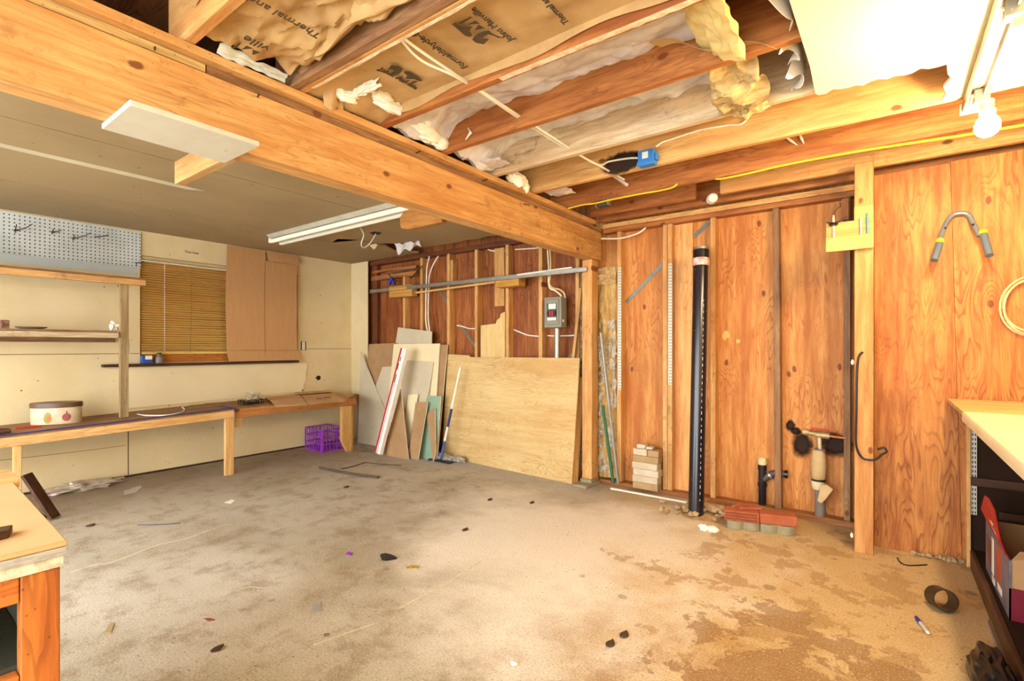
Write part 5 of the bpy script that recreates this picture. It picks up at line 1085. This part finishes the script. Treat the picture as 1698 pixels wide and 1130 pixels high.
# ================================================================== FOREGROUND BENCH, LOWER LEFT
zt, X1 = .82, -1.463
fb = thing('foreground_workbench', 'sturdy workbench with beige top and orange frame in the near left corner', 'workbench', (-1.9, 0, 0))
part('top', MB().prism([(X1,-.9,zt-.012),(X1,.302,zt-.012),(-2.24,.33,zt-.012),(-2.24,-.9,zt-.012)], (0,0,.012)), plain('beige_top', (208,172,122), .55, (192,152,102), 3, .5, specks=((120,90,60), 14)), fb, b=.003)
part('edge_band', MB().box(X1-.02, X1-.001, -.9, .30, zt-.031, zt-.0125), plain('band_grey', (176,172,164), .5, (126,120,112), 26, .7, stretch=(1,1,6)), fb, 'greyish laminate edge'); part('edge_band', MB().box(X1-.025, X1-.006, -.9, .296, zt-.056, zt-.0315), plain('band_chipped', (226,214,190), .7, (140,126,104), 30, .8), fb, 'chipped white lower edge')
FR = wood('stained_frame', (202,122,52), (164,86,30), 'Z', knots=0, dirt=.3); FRY = wood('stained_frame', (202,122,52), (164,86,30), 'Y', knots=0, dirt=.3)
part('stile', MB().box(X1-.05, X1-.012, .228, .292, .001, zt-.057), FR, fb, b=.003); part('stile', MB().box(X1-.05, X1-.012, -.88, -.80, .001, zt-.057), FR, fb, b=.003)
part('rail', MB().box(X1-.048, X1-.014, -.799, .227, .706, zt-.057), FRY, fb, b=.003); part('rail', MB().box(X1-.048, X1-.014, -.799, .227, .44, .552), FRY, fb, b=.003)
part('inner_panel', MB().box(-2.2, X1-.052, .262, .29, .02, zt-.06), plain('greenish_panel', (70,74,62), .6, (54,58,48), 10, .6, stretch=(8,8,1)), fb, 'dark greenish inner panel'); part('inner_shelf', MB().box(-2.2, X1-.052, -.88, .26, .545, .56), plain('greenish_panel', (70,74,62), .6), fb)
part('back_strip', MB().box(-2.24, -2.22, -.9, .33, zt-.3, zt-.013), FRY, fb)
solo('wood_ledge', MB().box(-2.42, -2.245, .0, .345, zt-.02, zt+.012), pine('Y'), 'light wooden strip along the rear edge of the near workbench', 'board', b=.002)
for z in (.001,): part('ledge_leg', MB().box(-2.42, -2.36, .0, .06, .001, zt-.0205), pine('Z'), fb)
c = PZ(3, 893, zt); solo('wood_scrap', MB().prism([(c.x-.04,c.y-.06,zt+.0005),(c.x+.03,c.y-.05,zt+.0005),(c.x+.012,c.y+.010,zt+.0005),(c.x-.03,c.y+.022,zt+.0005)], (0,0,.018)), dark('Y'), 'small dark wood scrap on the near workbench top', 'wood', b=.002)

# ================================================================== FLOOR ITEMS
fz = PX(44, 790, -4.95)
solo('dark_plank', MB().bar((-4.98,.80,.335), (-4.86,.935,.006), .085, .02, (1,1,0)), dark('Z'), 'dark brown board leaning behind the near workbench', 'board', b=.002)
solo('dark_plank', MB().bar((-5.06,.73,.20), (-4.90,.88,.006), .05, .02, (1,1,0)), dark('Z'), 'second shorter dark board behind the leaning one', 'board', b=.002)
P = [PZ(x, yy, .012) for x, yy in ((68,820),(78,819),(86,821),(95,820),(103,817),(110,812),(117,810))]
solo('ribbon', MB().tube(smooth(P, 4), [.012]*25, 8), plain('red_white_ribbon', (150,30,50), .5, (230,220,214), 22, .9), 'red and white twisted ribbon on the floor below the bench', 'ribbon')
c = PZ(138, 806, .02); solo('plastic_wrap', MB().blob(c, (.13,.25,.035), .35, 2.2, 6, 4), plain('cloudy_wrap', (200,188,170), .25, (160,146,124), 14, .7, spec=.8), 'crumpled clear plastic wrap against the left wall', 'plastic', ang=20)
def stick(p0, p1, r, m, label, nm='stick'): return solo(nm, MB().tube(smooth([PZ(*p0, r+.001), PZ((p0[0]+p1[0])/2, (p0[1]+p1[1])/2+1, r+.001), PZ(*p1, r+.001)], 3), r, 6), m, label, 'stick')
TW = plain('dry_twig', (92,78,62), .85, (64,52,40), 30, .7)
stick((530,776), (627,792), .014, TW, 'thick dry stick lying on the floor in front of the purple crate')
stick((566,778), (606,767), .005, TW, 'thin twig slanting behind the thick dry stick'); stick((606,767), (665,772), .005, TW, 'thin twig lying behind the thick dry stick towards the drywall')
stick((228,871), (300,868), .003, plain('wire_blue_grey', (86,84,96), .5), 'thin grey wire on the floor below the bench leg', 'wire')
def chip(pix, m, label, cat, h=.004, nm='scrap'): return solo(nm, MB().prism([PZ(x, yy, .0008) for x, yy in pix], (0,0,h)), m, label, cat, b=0)
c = PZ(644, 927); solo('plastic_scrap', MB().prism([PZ(x, yy, .001) for x, yy in ((630,923),(640,921),(648,923),(658,928),(640,931),(633,930))], (0,0,.014)), BLACK, 'crumpled black plastic scrap in the middle of the floor', 'scrap', b=.003)
chip([(573,920),(578,916),(584,918),(582,922)], PURPLE, 'small purple scrap on the middle of the floor', 'scrap')
chip([(674,942),(684,939),(694,940),(693,944),(676,945)], plain('yellow_scrap', (206,176,90), .6, (90,70,40), 60, .7), 'yellowish paper scrap beside the black plastic scrap', 'scrap', .006)
chip([(518,1003),(532,1001),(534,1015),(519,1015)], plain('grey_tape', (150,146,140), .5), 'square of grey tape stuck on the floor', 'tape', .001); chip([(444,997),(455,993),(454,998),(445,999)], plain('grey_tape', (150,146,140), .5), 'small strip of grey tape on the floor', 'tape', .001)
chip([(173,1050),(184,1033),(190,1034),(184,1050)], plain('tan_scrap', (170,146,104), .7), 'tan cardboard scrap on the floor beside the near workbench', 'scrap', .002)
chip([(338,1027),(348,1026),(357,1029),(345,1031)], plain('red_leaf', (140,80,54), .7), 'reddish dry leaf on the floor', 'leaf', .003)
for (px, py, l) in ((541,1054,'small metal washer on the floor'),):
    c = PZ(px, py); solo('washer', MB().lathe([(.007,0),(.012,0),(.012,.002),(.007,.002)], (c.x,c.y,.001), 16, cap=False), STEEL, l, 'washer')
c = PZ(852, 1104); solo('pebble', MB().blob((c.x,c.y,.008), (.016,.011,.008), .2, 2, 2, 2), PAPERW, 'small white stone on the floor nearest the camera', 'stone')
chip([(372,834),(384,829),(390,831),(383,836)], PAPERW, 'white paper bit on the floor by the bench leg', 'scrap', .002); chip([(205,815),(232,806),(236,808),(225,817),(206,821)], plain('dust_flakes', (196,182,158), .9), 'pale flake of plaster on the floor below the bench', 'plaster', .002)
chip([(82,851),(92,850),(94,853),(84,854)], PAPERW, 'white paper bit beside the dark leaning board', 'scrap', .002)
random.seed(11)
for i, (px, py, l) in enumerate(((150,873,'dark leaf bit on the floor below the left bench leg'), (574,809,'curled dark leaf bit in front of the thick dry stick'), (812,830,'dark leaf bit before the large plywood'), (882,835,'brown leaf bit nearest the right end of the large plywood'), (771,880,'dark leaf bit in the pale middle of the floor'), (1035,1055,'brown leaf bit on the stained part of the floor'), (1012,1070,'thin brown leaf curl on the stained floor'), (360,1078,'dark splinter on the floor near the bottom edge'))):
    c = PZ(px, py); r = .014
    solo('leaf_bit', MB().grid(lambda u, v: (c.x+(u-.5)*.04*math.sin(v*2.6+.3), c.y+(v-.5)*.05, .002+.008*math.sin(u*3.1)+.004*v), 4, 4, (0,0,.001)), plain('dry_leaf', (70,50,32), .8), l, 'leaf')
mk = [(570,850),(576,838),(590,846),(615,853),(640,862)]
# repaired crack lines in the concrete
def crack(pix, w_, nm='floor_crack'):
    P = smooth([PZ(x, yy, .001) for x, yy in pix], 5); mb = MB()
    for i in range(len(P)-1):
        d = (P[i+1]-P[i]).normalized(); nn = Vector((-d.y, d.x, 0))*w_*(.5+.3*noise.noise(P[i]*9)); mb.add([P[i]-nn, P[i+1]-nn, P[i+1]+nn, P[i]+nn], [(0,1,2,3)])
    o = struct(nm, mb, plain('crack_filler', (222,208,176), .9, (190,172,138), 30, .7), bpy.data.objects['floor']); return o
crack([(116,950),(150,939),(180,934),(210,924),(240,912),(270,902),(300,896),(330,886),(345,880)], .012); crack([(345,880),(370,872),(383,870)], .006); crack([(360,990),(395,978),(415,974),(440,976)], .006)
crack([(520,1070),(570,1052),(620,1035)], .008); crack([(660,1010),(720,978),(760,955),(800,930)], .010); crack([(480,834),(505,829),(530,826)], .006); crack([(640,793),(680,783),(700,778)], .006)
# corner sweepings, tags and scraps
random.seed(21); sw = MB()
for k in range(150):
    c = PZ(604, 748) + Vector((random.gauss(0,.10), random.gauss(-.02,.09), .004+random.random()*.012)); a_ = random.uniform(0, 3.14); L_ = random.uniform(.02,.06)
    c.x = max(c.x, XL+.06); sw.bar(c-Vector((math.cos(a_),math.sin(a_),0))*L_/2, c+Vector((math.cos(a_),math.sin(a_),random.uniform(-.1,.1)))*L_/2, .003, .002)
solo('sweepings', sw, plain('straw_dust', (150,118,70), .95, (110,84,46), 20, .7), 'heap of straw and dust swept into the corner beside the leaning drywall', 'sweepings', kind='stuff')
random.seed(22); sw = MB()
for k in range(40):
    x_ = random.uniform(.12, .37); sw.blob((x_, 3.885-random.random()*.03, .008+.01*random.random()), [random.uniform(.006,.016)]*3, .3, 1.5, k, 1)
solo('plaster_crumbs', sw, plain('grey_crumbs', (176,150,112), .95, (120,90,60), 14, .7), 'grey crumbs along the foot of the plywood beside the counter', 'crumbs', kind='stuff', ang=20)
for (px, py, l) in ((1414, 601, 'small white tag on the edge of the tall post at mid height'), (1413, 888, 'small white tag near the foot of the tall post')):
    c = PY(px, py, 3.72); solo('white_tag', MB().blob(c+Vector((-.002,0,0)), (.009,.012,.016), .2, 2, 3, 2), PAPERW, l, 'tag')
c = PX(209, 574, SX+.002); solo('metal_bracket', MB().box(SX-.001, SX+.004, c.y+.02, c.y+.03, c.z-.07, c.z+.05).box(SX-.001, SX+.004, c.y+.02, c.y+.05, c.z+.05, c.z+.06), STEEL, 'thin metal bracket beside the shelf post under the lower shelf', 'bracket')
for (px, py, r_, l) in ((1203, 557, .030, 'larger yellowed glue blot on the orange sheathing'), (1224, 566, .015, 'smaller yellowed glue blot on the orange sheathing')):
    c = PY(px, py, YB-.002); solo('glue_blot', MB().blob(c, (r_, .004, r_*1.1), .3, 1.8, px, 2), plain('old_glue', (226,180,100), .7), l, 'glue')
solo('kraft_scrap', MB().grid(lambda u, v: (-2.0-.06*v+.02*math.sin(u*5), 1.27+u*.12+.05*v, 2.44-.085*v+.015*math.sin(u*9+v*3)), 12, 10, (0,0,.002)), KRAFT, 'torn kraft paper scrap hanging over the beam plate beside the fibre streak', 'paper')
solo('plaster_smear', MB().grid(lambda u, v: (-2.0+u*1.8, 1.222+v*.013*(1+.5*noise.noise(Vector((u*25,1,3)))), ZJ-.0012), 40, 1, (0,0,.001)), plain('lime_plaster', (236,222,190), .9), 'thin white plaster line along the underside of the orange joist before the printed kraft paper', 'plaster')
# plastic ring, marker and wire
c = PZ(1561, 1012); rg = MB().lathe([(.046,-.045),(.050,-.045),(.050,.045),(.046,.045),(.046,-.045)], (0,0,0), 32, cap=False)
xf(rg, (c.x, c.y+.01, .051), math.radians(20), math.radians(78)); solo('pipe_ring', rg, plain('ring_dark', (44,34,24), .35), 'short dark plastic pipe ring standing on the stained floor', 'ring')
a, b_ = PZ(1519, 1024, .009), PZ(1538, 1049, .009); mkr = thing('marker_pen', 'white marker pen with blue cap on the stained floor', 'pen', PZ(1528, 1036, 0))
part('barrel', MB().tube([a.lerp(b_, .4), b_], [.008,.008], 12), plain('pen_grey', (190,186,180), .4), mkr); part('cap', MB().tube([a, a.lerp(b_, .4)], [.007,.009], 12), plain('pen_blue', (24,40,150), .4), mkr, 'blue cap'); part('tip_plug', MB().tube([b_, b_+(b_-a).normalized()*.006], .006, 10), WHITE, mkr)
cable('wire_bit', [PZ(x, yy, .004) for x, yy in ((1488,926),(1494,934),(1505,938),(1520,938),(1537,937))], .0035, BLACK, 'thin dark wire on the floor beside the tall post')
solo('white_strip', MB().box(-1.95, -1.27, 4.06, 4.085, .001, .012), PAPERW, 'thin white strip along the floor before the sill plate', 'strip')

# ================================================================== LIGHT AND CAMERA
W = bpy.data.worlds.new('daylight'); SC.world = W; W.use_nodes = True
bg = W.node_tree.nodes['Background']; bg.inputs[0].default_value = (.90,.95,1.0,1); bg.inputs[1].default_value = 9.0
cam = bpy.data.cameras.new('camera'); co = bpy.data.objects.new('camera', cam); COL.objects.link(co)
co.location = (0, 0, H); co.rotation_euler = (math.radians(90), 0, YAW)
cam.sensor_width = 36; cam.lens = F/1698*36; cam.shift_y = 12/1698; cam.clip_start = .05
SC.camera = co
SC.view_settings.view_transform = 'Standard'; SC.view_settings.look = 'None'; SC.view_settings.gamma = 1; SC.view_settings.use_curve_mapping = False
SC.view_settings.exposure = 0.1
